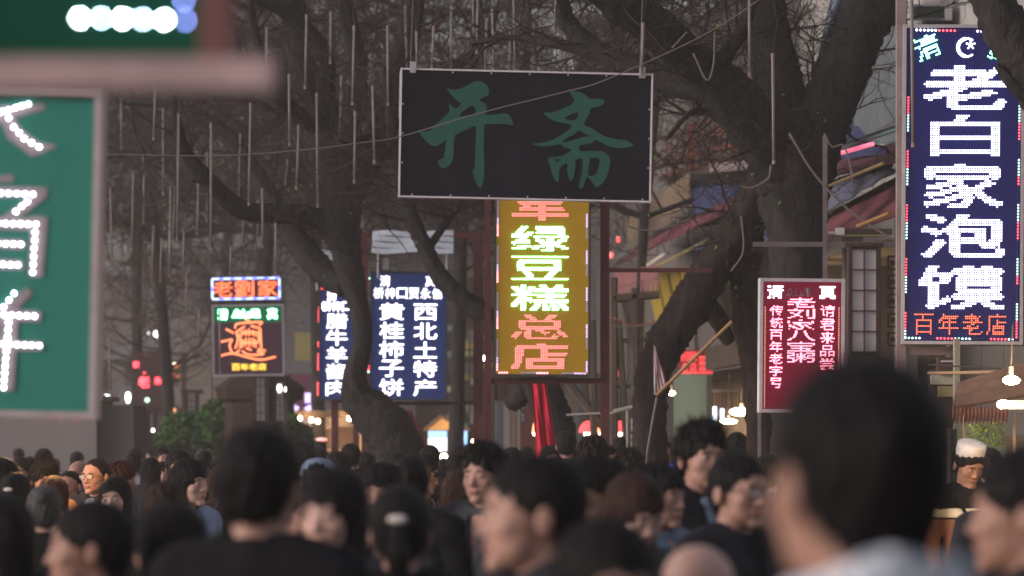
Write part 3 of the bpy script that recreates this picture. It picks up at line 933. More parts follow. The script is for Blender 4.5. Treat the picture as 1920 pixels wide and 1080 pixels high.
# ---- 6: noodle sign and the small one above it
fd_ = shade('panel_black_gloss', (.02, .012, .02), (.05, .02, .035), .35)
S = Board('shop_sign', 'small sign with orange characters in a blue lit border, above the noodle sign', 'sign', (397, 520, 525, 561), 60, roll=-1.0, face=fd_, frame=None, depth=.15)
for ch, x in (('老', 400), ('劉', 440), ('家', 484)): S.solid(ch, x, 526, x + 36, 556, LO, bold=.012)
for a, b in (((398, 522), (524, 522)), ((398, 560), (524, 560)), ((398, 523), (398, 559)), ((524, 523), (524, 559))):
    S.dashes(a, b, 2.6, [(LLB, 5), (LB, 3)], 1.9)
S = Board('noodle_sign', 'black square sign with one big orange neon character, left of the shrubbery kiosk', 'sign', (401, 574, 530, 702), 60, roll=-.8, face=fd_, frame=ALU, fw=3)
MB().box((0, -.012, (128/2 - 16) * S.k), (128 * S.k, .02, 30 * S.k)).build('green_band', shade('band_green', (.01, .06, .03), (.01, .10, .05), .35), S.root)
z5 = lambda x, y: (380 + x * .148, 560 + y * .148)
strokes = [[(540,260),(600,290)], [(415,375),(440,320),(600,305),(755,300),(715,342)], [(300,382),(400,435)], [(430,420),(450,520),(415,630)], [(468,440),(484,530),(474,630)],
 [(430,420),(540,350)], [(615,345),(735,382)], [(735,385),(738,500),(742,628)], [(705,410),(716,545),(690,556)], [(550,625),(620,655)], [(500,660),(570,708),(700,712),(775,700),(690,668)],
 [(700,640),(800,665)], [(225,545),(320,525),(375,520),(342,590),(375,690)], [(465,650),(420,695)], [(230,718),(380,692),(560,740),(740,776),(925,740)],
 [(500,400),(505,470)], [(545,395),(550,470)], [(590,380),(592,470)], [(640,400),(640,470)], [(675,420),(675,480)], [(510,430),(680,430)], [(510,520),(505,620)], [(550,500),(545,600)], [(595,500),(592,610)], [(640,500),(640,610)], [(670,520),(672,620)], [(500,560),(690,560)]]
for i, s_ in enumerate(strokes):
    b = MB(); pts = []
    for q in s_:
        x, z = S.L(*z5(*q)); pts.append((x, -.035, z))
    if len(pts) > 2: pts = crom([(*p, 1) for p in pts], 4)[:, :3]
    b.tube(pts, 1.45 * S.k, 6); b.build('neon_tube', LN, S.root, True)
for ch, x in (('清', 410), ('真', 503)): S.solid(ch, x, 580, x + 17, 598, LG, bold=.05, off=.024)
for i, ch in enumerate('ﻣﻼﺳا'): S.solid(ch, 437 + i * 13, 581, 449 + i * 13, 595, LG, bold=.05, off=.024)
for i, ch in enumerate('百年老店'): S.solid(ch, 434 + i * 16.5, 682, 449 + i * 16.5, 694, LY, bold=.03)
# ---- 7: violet sign low at the left
S = Board('shop_sign', 'brown sign with violet characters and a cyan underline, low behind the slanting trunk', 'sign', (520, 700, 598, 778), 72, face=shade('panel_brown', (.06, .02, .03), (.09, .03, .06), .4), frame=None)
for ch, x, y, q in (('面', 572, 738, 17), ('飲', 540, 759, 18), ('食', 571, 759, 18), ('羊', 522, 706, 16)): S.solid(ch, x, y, x + q + 2, y + q, LPU, bold=.05)
S.dashes((520, 776), (598, 776), 1.6, [(LCY, 99)], 1.7); S.dashes((597, 750), (597, 776), 1.6, [(LCY, 99)], 1.6)
# ---- 8: red sign in the far frame
S = Board('shop_sign', 'dark sign with small red characters and a green spot, in the frame at far left', 'sign', (252, 668, 308, 762), 78, face=shade('panel_soot', (.03, .02, .022), (.03, .01, .01), .3), frame=None)
for ch, x, y, q in (('老', 260, 706, 20), ('米', 290, 707, 14), ('家', 250, 678, 11)): S.solid(ch, x, y, x + q, y + q, LR, bold=.05)
S.leds([(276, 750)], LGR, 4.5, .03, 'green_lamp', n=8)
S.leds([(271, 698)], LR, 2.5, .03, 'red_lamp', n=8)
# ---- 9: red lattice-lit sign on the shop behind the leaning trunk
S = Board('shop_sign', 'glowing red cut-out sign over the green shop wall, behind the leaning trunk', 'sign', (1275, 656, 1336, 700), 54, yaw=8, face=shade('panel_red_dark', (.12, .01, .015), (.35, .01, .02), .15), frame=None)
for i, ch in enumerate('回民老店'): S.solid(ch, 1277 + (i % 2) * 16 + (i // 2) * 1.0, 660 + 20 * (i // 2), 1291 + (i % 2) * 16, 677 + 20 * (i // 2), led('scarlet', (1, .05, .05), .9), bold=.02)
for i in range(4): S.solid('田', 1311 + i * 6.3, 668, 1316 + i * 6.3, 696, led('scarlet', (1, .05, .05), .9), bold=.02)
S.dashes((1276, 699), (1336, 699), 2, [(led('scarlet', (1, .05, .05), .9), 99)], 1.8)
# ---- 10: black board with brushed green characters
BLK = mat('board_slate', (.0065, .0072, .0135), .6, noise=.25, nscale=1.5, spec=.04)
S = Board('sign_board', 'large unlit black board with two brushed green characters, above the mustard sign', 'sign', (752, 136, 1220, 372), 30, roll=1.05, yaw=3, face=BLK, frame=ALUP, fw=3.2, depth=.10)
KG = mat('paint_sea_green', (.016, .080, .060), .6, noise=.08, nscale=6)
def brush(polys, org, name):
    c = bpy.data.curves.new(name, 'CURVE'); c.dimensions = '2D'; c.fill_mode = 'FRONT'
    for pl in polys:
        sp = c.splines.new('POLY'); q = np.array([(*p, 0, 0) for p in pl] + [(*pl[0], 0, 0)], float)
        q = crom(q, 4)[:-1]
        sp.points.add(len(q) - 1); sp.use_cyclic_u = True
        for i, p in enumerate(q):
            x, z = S.L(org[0] + p[0] * .2407, org[1] + p[1] * .2407); sp.points[i].co = (x, z, 0, 1)
    c.extrude = .0015
    o = bpy.data.objects.new(name, c); COL.objects.link(o)
    me = bpy.data.meshes.new_from_object(o.evaluated_get(bpy.context.evaluated_depsgraph_get()))
    bpy.data.objects.remove(o)
    me.transform(Matrix(((1, 0, 0, 0), (0, 0, -1, -.004), (0, 1, 0, 0), (0, 0, 0, 1))))
    me.materials.clear(); obj(name, me, KG, S.root)
brush([[(398,200),(450,215),(530,195),(620,145),(665,145),(715,180),(730,215),(722,250),(690,265),(655,290),(700,315),(715,350),(710,405),(800,395),(860,390),(895,410),(915,450),(915,480),(850,470),(760,475),(700,485),(697,600),(698,720),(705,830),(695,930),(680,970),(660,965),(640,930),(618,870),(612,830),(628,828),(632,720),(632,600),(630,495),(560,520),(500,550),(470,575),(462,650),(460,740),(440,790),(400,825),(365,820),(345,790),(350,760),(380,750),(395,690),(400,605),(370,630),(320,655),(270,640),(220,590),(183,535),(230,545),(275,535),(300,500),(370,440),(410,400),(425,370),(418,318),(440,340),(475,360),(510,325),(480,295),(430,250)],
       [(500,425),(520,390),(570,350),(608,335),(625,360),(622,395),(560,412)]], (740, 120), 'painted_character')
brush([[(345,185),(400,200),(460,215),(500,245),(530,262),(590,258),(630,270),(625,295),(590,320),(525,335),(515,380),(485,435),(480,465),(540,490),(600,530),(660,555),(740,570),(810,578),(850,600),(860,615),(820,632),(750,638),(680,630),(620,600),(570,580),(540,605),(490,615),(445,628),(450,665),(520,668),(600,665),(650,680),(682,720),(680,790),(665,850),(640,900),(600,940),(575,945),(545,905),(512,868),(495,900),(475,955),(455,960),(445,930),(465,860),(470,735),(420,740),(415,800),(405,860),(385,898),(368,890),(352,820),(350,770),(310,785),(290,820),(290,870),(285,912),(265,905),(235,850),(222,800),(200,730),(260,718),(320,705),(375,670),(370,655),(330,645),(290,620),(240,630),(180,638),(120,635),(78,622),(140,612),(210,598),(280,560),(340,520),(375,490),(375,465),(330,455),(250,440),(195,415),(160,375),(220,375),(290,350),(350,320),(395,290),(385,250)],
       [(320,415),(370,385),(430,370),(415,420),(385,432),(345,425)], [(305,600),(350,565),(400,540),(440,512),(490,535),(530,552),(470,560),(390,585),(340,600)], [(528,720),(580,718),(605,735),(595,800),(570,850),(517,853)], [(248,737),(298,737),(273,757)]], (980, 120), 'painted_character')
for bx_, by_ in [(x, y) for y in (139, 369) for x in range(775, 1210, 72)] + [(x, y) for x in (755, 1217) for y in (200, 255, 310)]:
    q = S.L(bx_, by_); MB().bar((q[0], -.001, q[1]), (q[0], -.012, q[1]), .008, 6).build('bolt', ALU, S.root)
for sx in (908, 1064):
    q = S.L(sx, 254); MB().box((q[0], -.0008, 0), (.006, .0012, S.h - .01)).build('seam', mat('seam_dark', (.003, .003, .004), .8), S.root)
for sx in (772, 1202):
    q = S.L(sx, 136); MB().box((q[0], -.02, q[1] + .02), (.05, .02, .09)).build('hanger_bracket', ALU, S.root)
S.dashes((749, 140), (749, 228), 4.2, [(mat('led_clear_off', (.5, .5, .55), .3), 99)], 1.7, .012)
S.dashes((1221.5, 150), (1220.5, 240), 4.2, [(mat('led_clear_off', (.5, .5, .55), .3), 99)], 1.7, .012)

# ---- 11: green sign near, left (blurred by the lens)
GREEN = mat('board_green', (.038, .20, .155), .55, noise=.10, nscale=2.5, spec=.1)
LNEAR = led('near_white', (.85, .88, 1.0), 22.0)
LNEAR2 = led('near_ice', (.50, .72, 1.0), 60.0)
LTOP = led('near_top_white', (.85, .90, 1.0), 85.0)
LNEAR3 = led('near_blue', (.28, .34, 1.0), 28.0)
S = Board('sign_board', 'green board with grey characters and white light dots, cut by the left picture edge', 'sign', (-330, 178, 174, 768), 11.5, roll=1.2, face=GREEN, frame=mat('pink_white_paint', (.38, .32, .32), .6, noise=.15), fw=13, depth=.14)
PRT = mat('printed_pale_grey', (.30, .25, .27), .6, noise=.08)
NST = 0
def stroke(pts, w, name='printed_stroke'):
    global NST
    b = MB(); q = [S.L(*p) for p in pts]
    for i in range(len(q) - 1):
        a, c = np.array(q[i]), np.array(q[i + 1]); d = (c - a) / np.linalg.norm(c - a); n = np.array((-d[1], d[0]))
        w0 = w[i] * S.k / 2; w1 = w[i + 1] * S.k / 2; NST += 1; y = -.0015 - .00022 * NST
        a2 = a - d * w0 * .6
        V = [(a2[0] + n[0] * w0, y, a2[1] + n[1] * w0), (a2[0] - n[0] * w0, y, a2[1] - n[1] * w0), (c[0] - n[0] * w1, y, c[1] - n[1] * w1), (c[0] + n[0] * w1, y, c[1] + n[1] * w1)]
        V += [(x, -.0005, z) for x, yy, z in V]
        b.add(V, [(0, 1, 2, 3), (0, 4, 5, 1), (1, 5, 6, 2), (2, 6, 7, 3), (3, 7, 4, 0)])
    b.build(name, PRT, S.root)
def dotline(pts, pitch=14.2, m=None):
    out = []; carry = 0.0
    for a, b in zip(pts[:-1], pts[1:]):
        a = np.array(a, float); b = np.array(b, float); L = np.linalg.norm(b - a); n = max(1, int(round(L / pitch)))
        out += [tuple(a + (b - a) * i / n) for i in range(n)]
    out.append(pts[-1])
    S.leds(out, m or LNEAR, 2.0, .0012, 'light_dots', off=.011, n=8, kind='stuff')
stroke([(-60, 232), (0, 214), (78, 196)], [22, 26, 12]); stroke([(0, 205), (22, 248), (60, 276), (100, 270)], [24, 30, 30, 6])
stroke([(-70, 340), (22, 332)], [10, 14]); stroke([(-90, 362), (86, 355)], [30, 14]); stroke([(74, 362), (42, 388), (8, 404)], [22, 22, 6])
stroke([(72, 412), (68, 516)], [32, 28]); stroke([(-90, 417), (66, 417)], [24, 24]); stroke([(-90, 455), (46, 456)], [16, 18]); stroke([(-90, 493), (44, 494)], [18, 18])
stroke([(54, 545), (20, 578), (-30, 600)], [16, 22, 14]); stroke([(-60, 590), (80, 590)], [26, 20]); stroke([(20, 600), (18, 730)], [34, 28]); stroke([(-80, 645), (84, 646)], [22, 16])
dotline([(-70, 228), (-20, 218), (0, 208), (48, 193)]); dotline([(12, 220), (22, 237), (42, 258), (70, 273)])
dotline([(-60, 360), (60, 362)]); dotline([(50, 376), (40, 384), (29, 395)], 12)
dotline([(-60, 417), (67, 418)]); dotline([(66, 433), (63, 508)]); dotline([(-60, 454), (40, 456)]); dotline([(-60, 493), (35, 495)])
dotline([(29, 548), (10, 574)]); dotline([(-60, 588), (68, 590)]); dotline([(20, 603), (13, 725)]); dotline([(-60, 642), (78, 645)])
for x in (29, 73): S.leds([(x, 166)], LNEAR2, .35, .004, 'pin_light')
for x in (100, 121, 149): S.leds([(x, 783)], LR, .8, .01, 'red_pin_light')
# ---- 12: board above it, nearer still
S = Board('sign_board', 'dark green board with a row of big blue-white light dots, top left corner', 'sign', (-420, -330, 372, 104), 4.75, face=mat('board_bottle_green', (.008, .075, .045), .6, noise=.12, nscale=3), frame=None, depth=.10)
for i, (x, y) in enumerate(((150, 34), (190, 34), (230, 35), (268, 36), (308, 37))): S.leds([(x, y)], LTOP if i % 2 == 0 else LNEAR2, 3.4, .0012, 'light_dot', n=8)
for (x, y) in ((347, 38), (345, 0)): S.leds([(x, y)], LNEAR3, 3.0, .0012, 'light_dot', n=8)
k = 4.75 / F
t = thing('steel_gantry', 'blurred pinkish steel beam with an upright post, in front of the top left board', 'gantry', P(60, 142, 4.65))
def bx(a, b, y, dy, nm, m):
    p, q = P(a[0], a[1], y), P(b[0], b[1], y); o = np.array(P(60, 142, 4.65))
    c = (p + q) / 2 - o; MB().box(c, (abs(q[0] - p[0]), dy, abs(q[2] - p[2]))).build(nm, m, t)
bx((-500, 112), (512, 170), 4.62, .06, 'beam', RUST); bx((376, -400), (432, 111), 4.62, .05, 'post', mat('primer_red_brown', (.16, .075, .07), .7, noise=.2)); bx((-500, -400), (-440, 111), 4.62, .05, 'post', RUST)
MB().box(P(-470, 900, 4.62) - np.array(P(60, 142, 4.65)) + np.array((0, 0, 0.15)), (.045, .05, 2.5)).build('leg', RUST, t)
# ================================================================ ground and far setting
GROUND = mat('ground_paving', (.075, .070, .068), .85, noise=.35, nscale=.8, bump=.4, bscale=3)
tag(MB().box((0, 250, -.5), (900, 900, 1.0)).build('ground', GROUND), kind='structure')
tag(MB().box((-1.0, 60, -.06 + .004 + .002), (13, 160, .12)).build('street', mat('street_stone', (.10, .095, .09), .8, noise=.3, nscale=2, bump=.5, bscale=6)), kind='structure')
tag(MB().box((6.2, 60, .06), (1.35, 160, .14)).build('pavement', mat('kerb_stone', (.16, .15, .14), .8, noise=.25, nscale=3)), kind='structure')

# ================================================================ trees
BARK = mat('bark_dark', (.027, .0255, .0255), .95, noise=.45, nscale=16, bump=1.0, bscale=34, stretch=(1, 1, .3), spec=.03)
BARK2 = mat('bark_brown', (.036, .028, .026), .95, noise=.45, nscale=14, bump=1.0, bscale=30, stretch=(1, 1, .3), spec=.03)
TWIG = mat('twig', (.036, .027, .024), .95, spec=.02)
TWIG2 = mat('twig_brown', (.055, .037, .031), .95, spec=.02)
LEAF = mat('young_leaf', (.10, .14, .035), .7, noise=.3, nscale=3)
def twig_rows(B, D, L, Rd, K, wander, grav, rs):
    pos = [B]; d = D / (np.linalg.norm(D, axis=1)[:, None] + 1e-9)
    for k in range(K - 1):
        d = d + rs.normal(0, wander, d.shape) + np.array((0, 0, grav))
        d /= np.linalg.norm(d, axis=1)[:, None]
        pos.append(pos[-1] + d * (L / (K - 1))[:, None])
    return np.stack(pos, 1)
def twig_mesh(rows, Rd, taper=.75):
    N, K, _ = rows.shape
    ax = rows[:, -1] - rows[:, 0]; ax /= (np.linalg.norm(ax, axis=1)[:, None] + 1e-9)
    ref = np.where(np.abs(ax[:, 2:3]) < .8, np.array((0, 0, 1.0)), np.array((1.0, 0, 0)))
    u = np.cross(ax, ref); u /= np.linalg.norm(u, axis=1)[:, None]; w = np.cross(ax, u)
    V = np.zeros((N, K, 3, 3))
    for k in range(K):
        r = (Rd * (1 - taper * k / (K - 1)))[:, None]
        for j in range(3):
            a = 2 * math.pi * j / 3
            V[:, k, j] = rows[:, k] + r * (math.cos(a) * u + math.sin(a) * w)
    b = (np.arange(N) * K * 3)[:, None]
    Q = np.concatenate([b + np.array((3 * k + j, 3 * k + (j + 1) % 3, 3 * k + 3 + (j + 1) % 3, 3 * k + 3 + j)) for k in range(K - 1) for j in range(3)])
    return V.reshape(-1, 3), Q
def grow(lines, seed, n1, len1=1.6, dens=1.0, leaves=0, rad=.011, grav=-.02, up=.25, zmin=3.0):
    """lines: arrays (k, 4) of limb centre lines; returns twig mesh arrays in world space"""
    rs = np.random.default_rng(seed)
    seg = np.concatenate([l[:-1] for l in lines]); nx = np.concatenate([l[1:] for l in lines])
    ln = np.linalg.norm(nx[:, :3] - seg[:, :3], axis=1); pr = ln / ln.sum()
    i = rs.choice(len(seg), n1, p=pr); t = rs.random((n1, 1))
    B = seg[i, :3] * (1 - t) + nx[i, :3] * t
    ax = nx[i, :3] - seg[i, :3]; ax /= np.linalg.norm(ax, axis=1)[:, None]
    D = rs.normal(0, 1, (n1, 3)) + np.array((0, 0, up)); D -= ax * (D * ax).sum(1)[:, None] * .6
    D /= np.linalg.norm(D, axis=1)[:, None]; D = D + ax * .35
    L = len1 * rs.uniform(.4, 1.2, n1); Rd = rad * rs.uniform(.8, 1.8, n1)
    K = 7
    r1 = twig_rows(B, D, L, Rd, K, .24, .03, rs)
    Vs, Qs, n = [], [], 0
    def add(rows, Rd):
        nonlocal n
        ok = rows[:, :, 2].min(1) > zmin
        rows, Rd = rows[ok], Rd[ok]
        V, Q = twig_mesh(rows, Rd); Vs.append(V); Qs.append(Q + n); n += len(V)
    add(r1, Rd)
    def child(rows, m, lo, hi, r, K, wander, grav):
        N, k, _ = rows.shape
        i = rs.integers(0, N, m); s = rs.integers(1, k - 1, m)
        B = rows[i, s]; a = rows[i, s + 1] - rows[i, s]; a /= (np.linalg.norm(a, axis=1)[:, None] + 1e-9)
        D = a * .7 + rs.normal(0, .75, (m, 3))
        L = rs.uniform(lo, hi, m); Rr = r * rs.uniform(.7, 1.4, m)
        c = twig_rows(B, D, L, Rr, K, wander, grav, rs); add(c, Rr); return c
    r2 = child(r1, int(n1 * 4.5 * dens), .35 * len1, .75 * len1, rad * .48, 6, .26, grav)
    r3 = child(r2, int(n1 * 13 * dens), .14 * len1, .38 * len1, rad * .26, 5, .3, grav)
    V, Q = np.vstack(Vs), np.vstack(Qs)
    lv = None
    if leaves:
        i = rs.integers(0, len(r3), leaves); c = r3[i, -1]
        a = rs.normal(0, 1, (leaves, 3)); a /= np.linalg.norm(a, axis=1)[:, None]; b = np.cross(a, rs.normal(0, 1, (leaves, 3))); b /= np.linalg.norm(b, axis=1)[:, None]
        s = rs.uniform(.012, .028, (leaves, 1))
        lv = (np.stack([c, c + (a + b * .5) * s, c + a * 2 * s, c + (a - b * .5) * s], 1).reshape(-1, 3), np.arange(leaves * 4).reshape(-1, 4))
    return V, Q, lv
def tree(label, Y, limbs, seed, n1, bark=BARK, twm=TWIG, base=None, name='street_tree', **kw):
    """limbs: [(name, [(px, py, radius_px[, dY]), ...])]; the first one is the trunk"""
    p0 = limbs[0][1][0]; o = P(p0[0], YH, Y + (p0[3] if len(p0) > 3 else 0)); o[2] = 0
    root = thing(name, label, 'tree', o, group='trees over the street')
    lines = []
    for nm, pts in limbs:
        rows = []
        e, d_ = pts[-1], pts[-2]
        if e[1] < -20 and e[2] > 6:                    # carry the limb on, thinning out, above the picture
            dx, dy = e[0] - d_[0], e[1] - d_[1]; ln = math.hypot(dx, dy); dx, dy = dx / ln, dy / ln; z0 = e[3] if len(e) > 3 else 0
            pts = list(pts) + [(e[0] + dx * 150 + 12, e[1] + dy * 150 - 30, e[2] * .72, z0), (e[0] + dx * 300 - 10, e[1] + dy * 300 - 90, e[2] * .42, z0 + .2), (e[0] + dx * 430 + 20, e[1] + dy * 430 - 190, e[2] * .12, z0 + .3)]
        for q in pts:
            yy = Y + (q[3] if len(q) > 3 else 0)
            rows.append((*P(q[0], q[1], yy), q[2] * yy / F))
        if nm == 'trunk' and rows[0][2] > 0: rows.insert(0, (rows[0][0], rows[0][1], -.05, rows[0][3] * 1.25))
        c = crom(rows, 12)
        c[:, :3] -= o
        MB().tube(c[:, :3], c[:, 3], 18, rough=.17).build(nm, bark, root, True)
        if nm != 'trunk' or kw.get('trunk_twigs', True): lines.append(c[c[:, 2] > 2.6] if (c[:, 2] > 2.6).sum() > 2 else c)
    kw.pop('trunk_twigs', None)
    V, Q, lv = grow(lines, seed, n1, **kw)
    tag(obj('twigs', np_mesh('twigs', V, Q), twm, root), kind='stuff')
    if lv is not None: tag(obj('leaves', np_mesh('leaves', *lv), LEAF, root), kind='stuff')
    return root
tree('biggest dark tree, forking wide behind the red sign at the right', 33, [
 ('trunk', [(1500, 1200, 66), (1500, 1000, 56), (1498, 700, 50), (1496, 500, 51), (1492, 390, 58), (1488, 300, 70), (1480, 235, 62)]),
 ('branch', [(1478, 330, 52), (1400, 215, 50, -.3), (1312, 128, 40, -.6), (1230, 52, 37, -.9), (1150, -8, 36, -1.1), (1060, -80, 30, -1.3), (960, -150, 20, -1.4)]),
 ('branch', [(1335, 160, 30, -.5), (1268, 156, 26, -.3), (1195, 128, 22), (1128, 100, 19, .2), (1075, 55, 17, .3), (1052, 5, 15, .3), (1062, -60, 12, .3)]),
 ('branch', [(1212, 118, 14, .1), (1130, 104, 12, .4), (1050, 84, 9, .7), (960, 70, 6, 1.0), (880, 82, 4, 1.2)]),
 ('branch', [(1484, 270, 56), (1462, 160, 44, .3), (1436, 60, 42, .5), (1424, -50, 40, .7), (1400, -200, 30, .8)]),
 ('branch', [(1505, 310, 56), (1556, 200, 50, .1), (1600, 90, 47, .3), (1635, 0, 50, .5), (1690, -120, 44, .8)]),
 ('branch', [(1340, 130, 16, -.6), (1390, 60, 12, -.9), (1420, -20, 9, -1.0)]),
], 11, 210, leaves=260, len1=1.2, zmin=3.9)
tree('leaning tree with a smooth elbow, its foot beside the red lamp shades', 34.5, [
 ('trunk', [(1216, 1180, 40), (1217, 900, 33), (1218, 790, 32), (1226, 705, 32), (1246, 650, 34), (1274, 603, 36), (1312, 542, 38), (1354, 476, 35), (1402, 400, 33), (1440, 330, 36), (1462, 250, 34, .3)]),
 ('branch', [(1400, 410, 34), (1394, 500, 29, .2), (1402, 600, 27, .3), (1416, 700, 25, .3), (1428, 860, 25, .3), (1432, 1160, 28, .3)]),
 ('branch', [(1300, 540, 14), (1340, 590, 17, .3), (1366, 640, 12, .5)]),
 ('branch', [(1440, 320, 14), (1360, 230, 9, -.2), (1300, 210, 6, -.4), (1250, 260, 4, -.5)]),
], 12, 60, bark=BARK2, leaves=160, len1=.9, twm=TWIG, zmin=3.5)
tree('crooked tree whose trunk bends over the narrow blue sign', 42, [
 ('trunk', [(778, 1130, 62), (768, 920, 50), (750, 850, 46), (716, 790, 44), (672, 745, 30), (664, 705, 21), (678, 650, 18), (678, 600, 18), (664, 540, 21), (652, 490, 25), (642, 430, 32), (630, 350, 38), (612, 270, 38), (596, 190, 34), (566, 90, 28), (540, -20, 24), (520, -140, 18)]),
 ('branch', [(640, 452, 28), (604, 412, 20), (540, 401, 19, -.2), (462, 396, 18, -.4), (402, 352, 16, -.6), (352, 292, 13, -.8), (332, 236, 9, -1.0), (325, 180, 6, -1.0)]),
 ('branch', [(650, 540, 20, .3), (600, 505, 24, .5), (560, 455, 24, .7), (520, 400, 22, .9), (480, 330, 18, 1.1), (420, 250, 14, 1.3), (330, 200, 9, 1.5), (230, 190, 6, 1.7)]),
 ('branch', [(634, 400, 30), (690, 300, 27, .3), (736, 205, 24, .5), (760, 100, 22, .7), (775, -10, 20, .9), (800, -140, 15, 1.0)]),
 ('branch', [(622, 300, 24), (662, 215, 20, -.3), (672, 120, 17, -.5), (650, 20, 15, -.7), (640, -90, 12, -.8)]),
 ('branch', [(622, 385, 20, .2), (566, 245, 17, .5), (522, 168, 13, .8), (455, 118, 9, 1.0), (438, 50, 6, 1.2)]),
 ('branch', [(600, 250, 17), (556, 208, 12, -.4), (520, 178, 10, -.6), (478, 60, 8, -.7), (470, -30, 7, -.8)]),
 ('branch', [(600, 230, 16), (610, 120, 17, -.3), (560, 40, 15, -.5), (480, -10, 12, -.7)]),
 ('branch', [(740, 210, 15, .5), (830, 140, 12, .5), (900, 90, 9, .5), (930, 20, 7, .5)]),
], 13, 290, leaves=400, len1=1.4, zmin=3.9, dens=.9)
tree('thin leaning tree whose stem runs down behind the mustard sign', 38.5, [
 ('trunk', [(1052, 1160, 44), (1048, 860, 36), (1034, 775, 34), (1004, 705, 30), (962, 650, 24), (920, 602, 20), (874, 566, 19), (832, 527, 17), (806, 482, 15), (782, 432, 14), (762, 382, 14), (742, 310, 13), (735, 220, 11), (720, 130, 9)]),
 ('branch', [(800, 470, 8), (850, 400, 6, .2), (900, 340, 5, .3)]),
 ('branch', [(960, 655, 16), (985, 720, 18, .3), (960, 760, 16, .5)]),
 ('branch', [(742, 300, 9), (690, 260, 7, -.2), (650, 270, 5, -.3)]),
], 14, 90, len1=1.1, leaves=60, zmin=4.1)
tree('dark tree at the right edge, its limb over the top of the blue sign', 25.4, [
 ('trunk', [(2110, 1200, 60), (2090, 700, 55), (2040, 400, 50), (1985, 220, 48), (1925, 120, 46), (1880, 45, 42), (1846, -40, 38), (1800, -180, 30)]),
 ('branch', [(1960, 200, 24), (1900, 160, 12, -.1), (1868, 120, 6, -.1)]),
], 15, 5, bark=BARK, len1=.3, zmin=4.6)
# far trees, standing in rows down the street
def far_tree(label, px, Y, seed, h, n1, lean=0.0, bark=BARK, twm=TWIG, r=16, **kw):
    r *= .72; rs = random.Random(seed); z = lambda m: YH - (m - H) * F / Y
    kw.setdefault('zmin', 4.2 if Y < 68 else 2.9); kw.setdefault('dens', (.45 if Y < 60 else .3) if Y < 80 else .22)
    top = [(px, z(0), r * 1.3), (px + lean * .2, z(h * .2), r), (px + lean * .5 + rs.uniform(-8, 8), z(h * .5), r * .9), (px + lean, z(h * .66), r * .75), (px + lean * 1.3 + rs.uniform(-20, 20), z(h * .8), r * .5), (px + lean * 1.5, z(h), r * .2)]
    L = [('trunk', top)]
    for i in range(7):
        b = top[2 + i % 3]; s = 1 if i % 2 else -1; sp = rs.uniform(.12, .3) * h * F / Y * s
        L.append(('branch', [(b[0], b[1], r * .5), (b[0] + sp * .4, b[1] - rs.uniform(10, 60), r * .42, rs.uniform(-1, 1)), (b[0] + sp * .8, b[1] - rs.uniform(60, 150), r * .3, rs.uniform(-2, 2)), (b[0] + sp * 1.25, b[1] - rs.uniform(80, 260), r * .16, rs.uniform(-2.5, 2.5))]))
    return tree(label, Y, L, seed, n1, bark=bark, twm=twm, **kw)
far_tree('far tree leaning left behind the bluish sign pair, left of the noodle sign', 330, 70, 31, 11.5, 620, lean=-60, r=16, len1=2.4, twm=TWIG2, rad=.016, leaves=300)
far_tree('far bare tree over the red lettered frame at far left', 250, 82, 32, 13, 620, lean=30, r=14, len1=2.6, twm=TWIG2, rad=.018, leaves=200)
far_tree('middle distance tree rising behind the noodle sign', 480, 64, 33, 11, 270, lean=40, r=17, len1=2.3, rad=.015, leaves=260)
far_tree('dim tree behind the pale sheet awnings', 600, 66, 34, 11.5, 200, lean=-20, r=17, len1=2.2, rad=.014)
far_tree('dim tree behind the black sign board', 850, 56, 35, 10.5, 420, lean=30, r=18, len1=2.1, rad=.014, leaves=200)
far_tree('dim tree between the mustard sign and the balcony', 1010, 52, 36, 10, 420, lean=-30, r=16, len1=2.0, rad=.013, leaves=200)
far_tree('dim tree in front of the red balcony', 1180, 48, 37, 9.5, 200, lean=50, r=13, len1=1.8, rad=.012, twm=TWIG2, leaves=700, trunk_twigs=False)
far_tree('farthest tree on the left side of the street', 120, 95, 38, 15, 600, lean=40, r=13, len1=3.0, rad=.02, twm=TWIG2)
far_tree('farthest tree in the middle of the street', 700, 88, 39, 15, 260, lean=-60, r=14, len1=3.2, rad=.02, twm=TWIG2)
far_tree('second farthest tree at the left, nearly hidden by twigs', 400, 92, 40, 15, 420, lean=60, r=13, len1=3.2, rad=.02, twm=TWIG2)

# ================================================================ hanging light tubes
TUBE = mat('tube_plastic', (.165, .145, .14), .5, noise=.25, nscale=10); CAPM = mat('tube_cap', (.20, .15, .14), .5)
tubes = [(227,192,280,80),(292,150,263,50),(306,211,366,60),(335,221,450,55),(320,356,520,60),(328,356,454,60),(372,353,441,58),(396,240,470,48),(389,293,416,60),(451,259,381,60),(457,381,460,60),
 (470,202,385,48),(484,382,451,60),(492,362,465,55),(517,426,514,55),(542,148,274,48),(539,306,347,60),(433,470,515,62),(345,440,520,62),(318,440,520,62),(303,454,530,66),(288,430,520,70),(207,360,489,72),(560,243,356,52),
 (575,37,167,46),(585,179,218,60),(594,183,389,50),(664,58,198,42),(666,218,344,44),(699,171,307,40),(727,58,198,42),(781,68,130,48),(813,58,130,46),(896,0,101,42),(923,27,134,44),(912,43,134,50),(963,0,134,40),(957,60,136,50),(1010,104,137,48),(1042,0,60,38),(1060,75,138,44),
 (1206,54,141,30),(1405,-10,144,32),(1449,112,308,28),(1709,-20,276,26),(412,590,700,66),(374,590,640,66),(190,640,720,80),(205,640,735,76),(886,-30,60,46),(846,20,128,52),(760,20,132,54),(620,30,120,56),(640,150,260,58),(500,60,160,56),(350,520,600,74),(270,300,420,72),(250,330,470,76)]
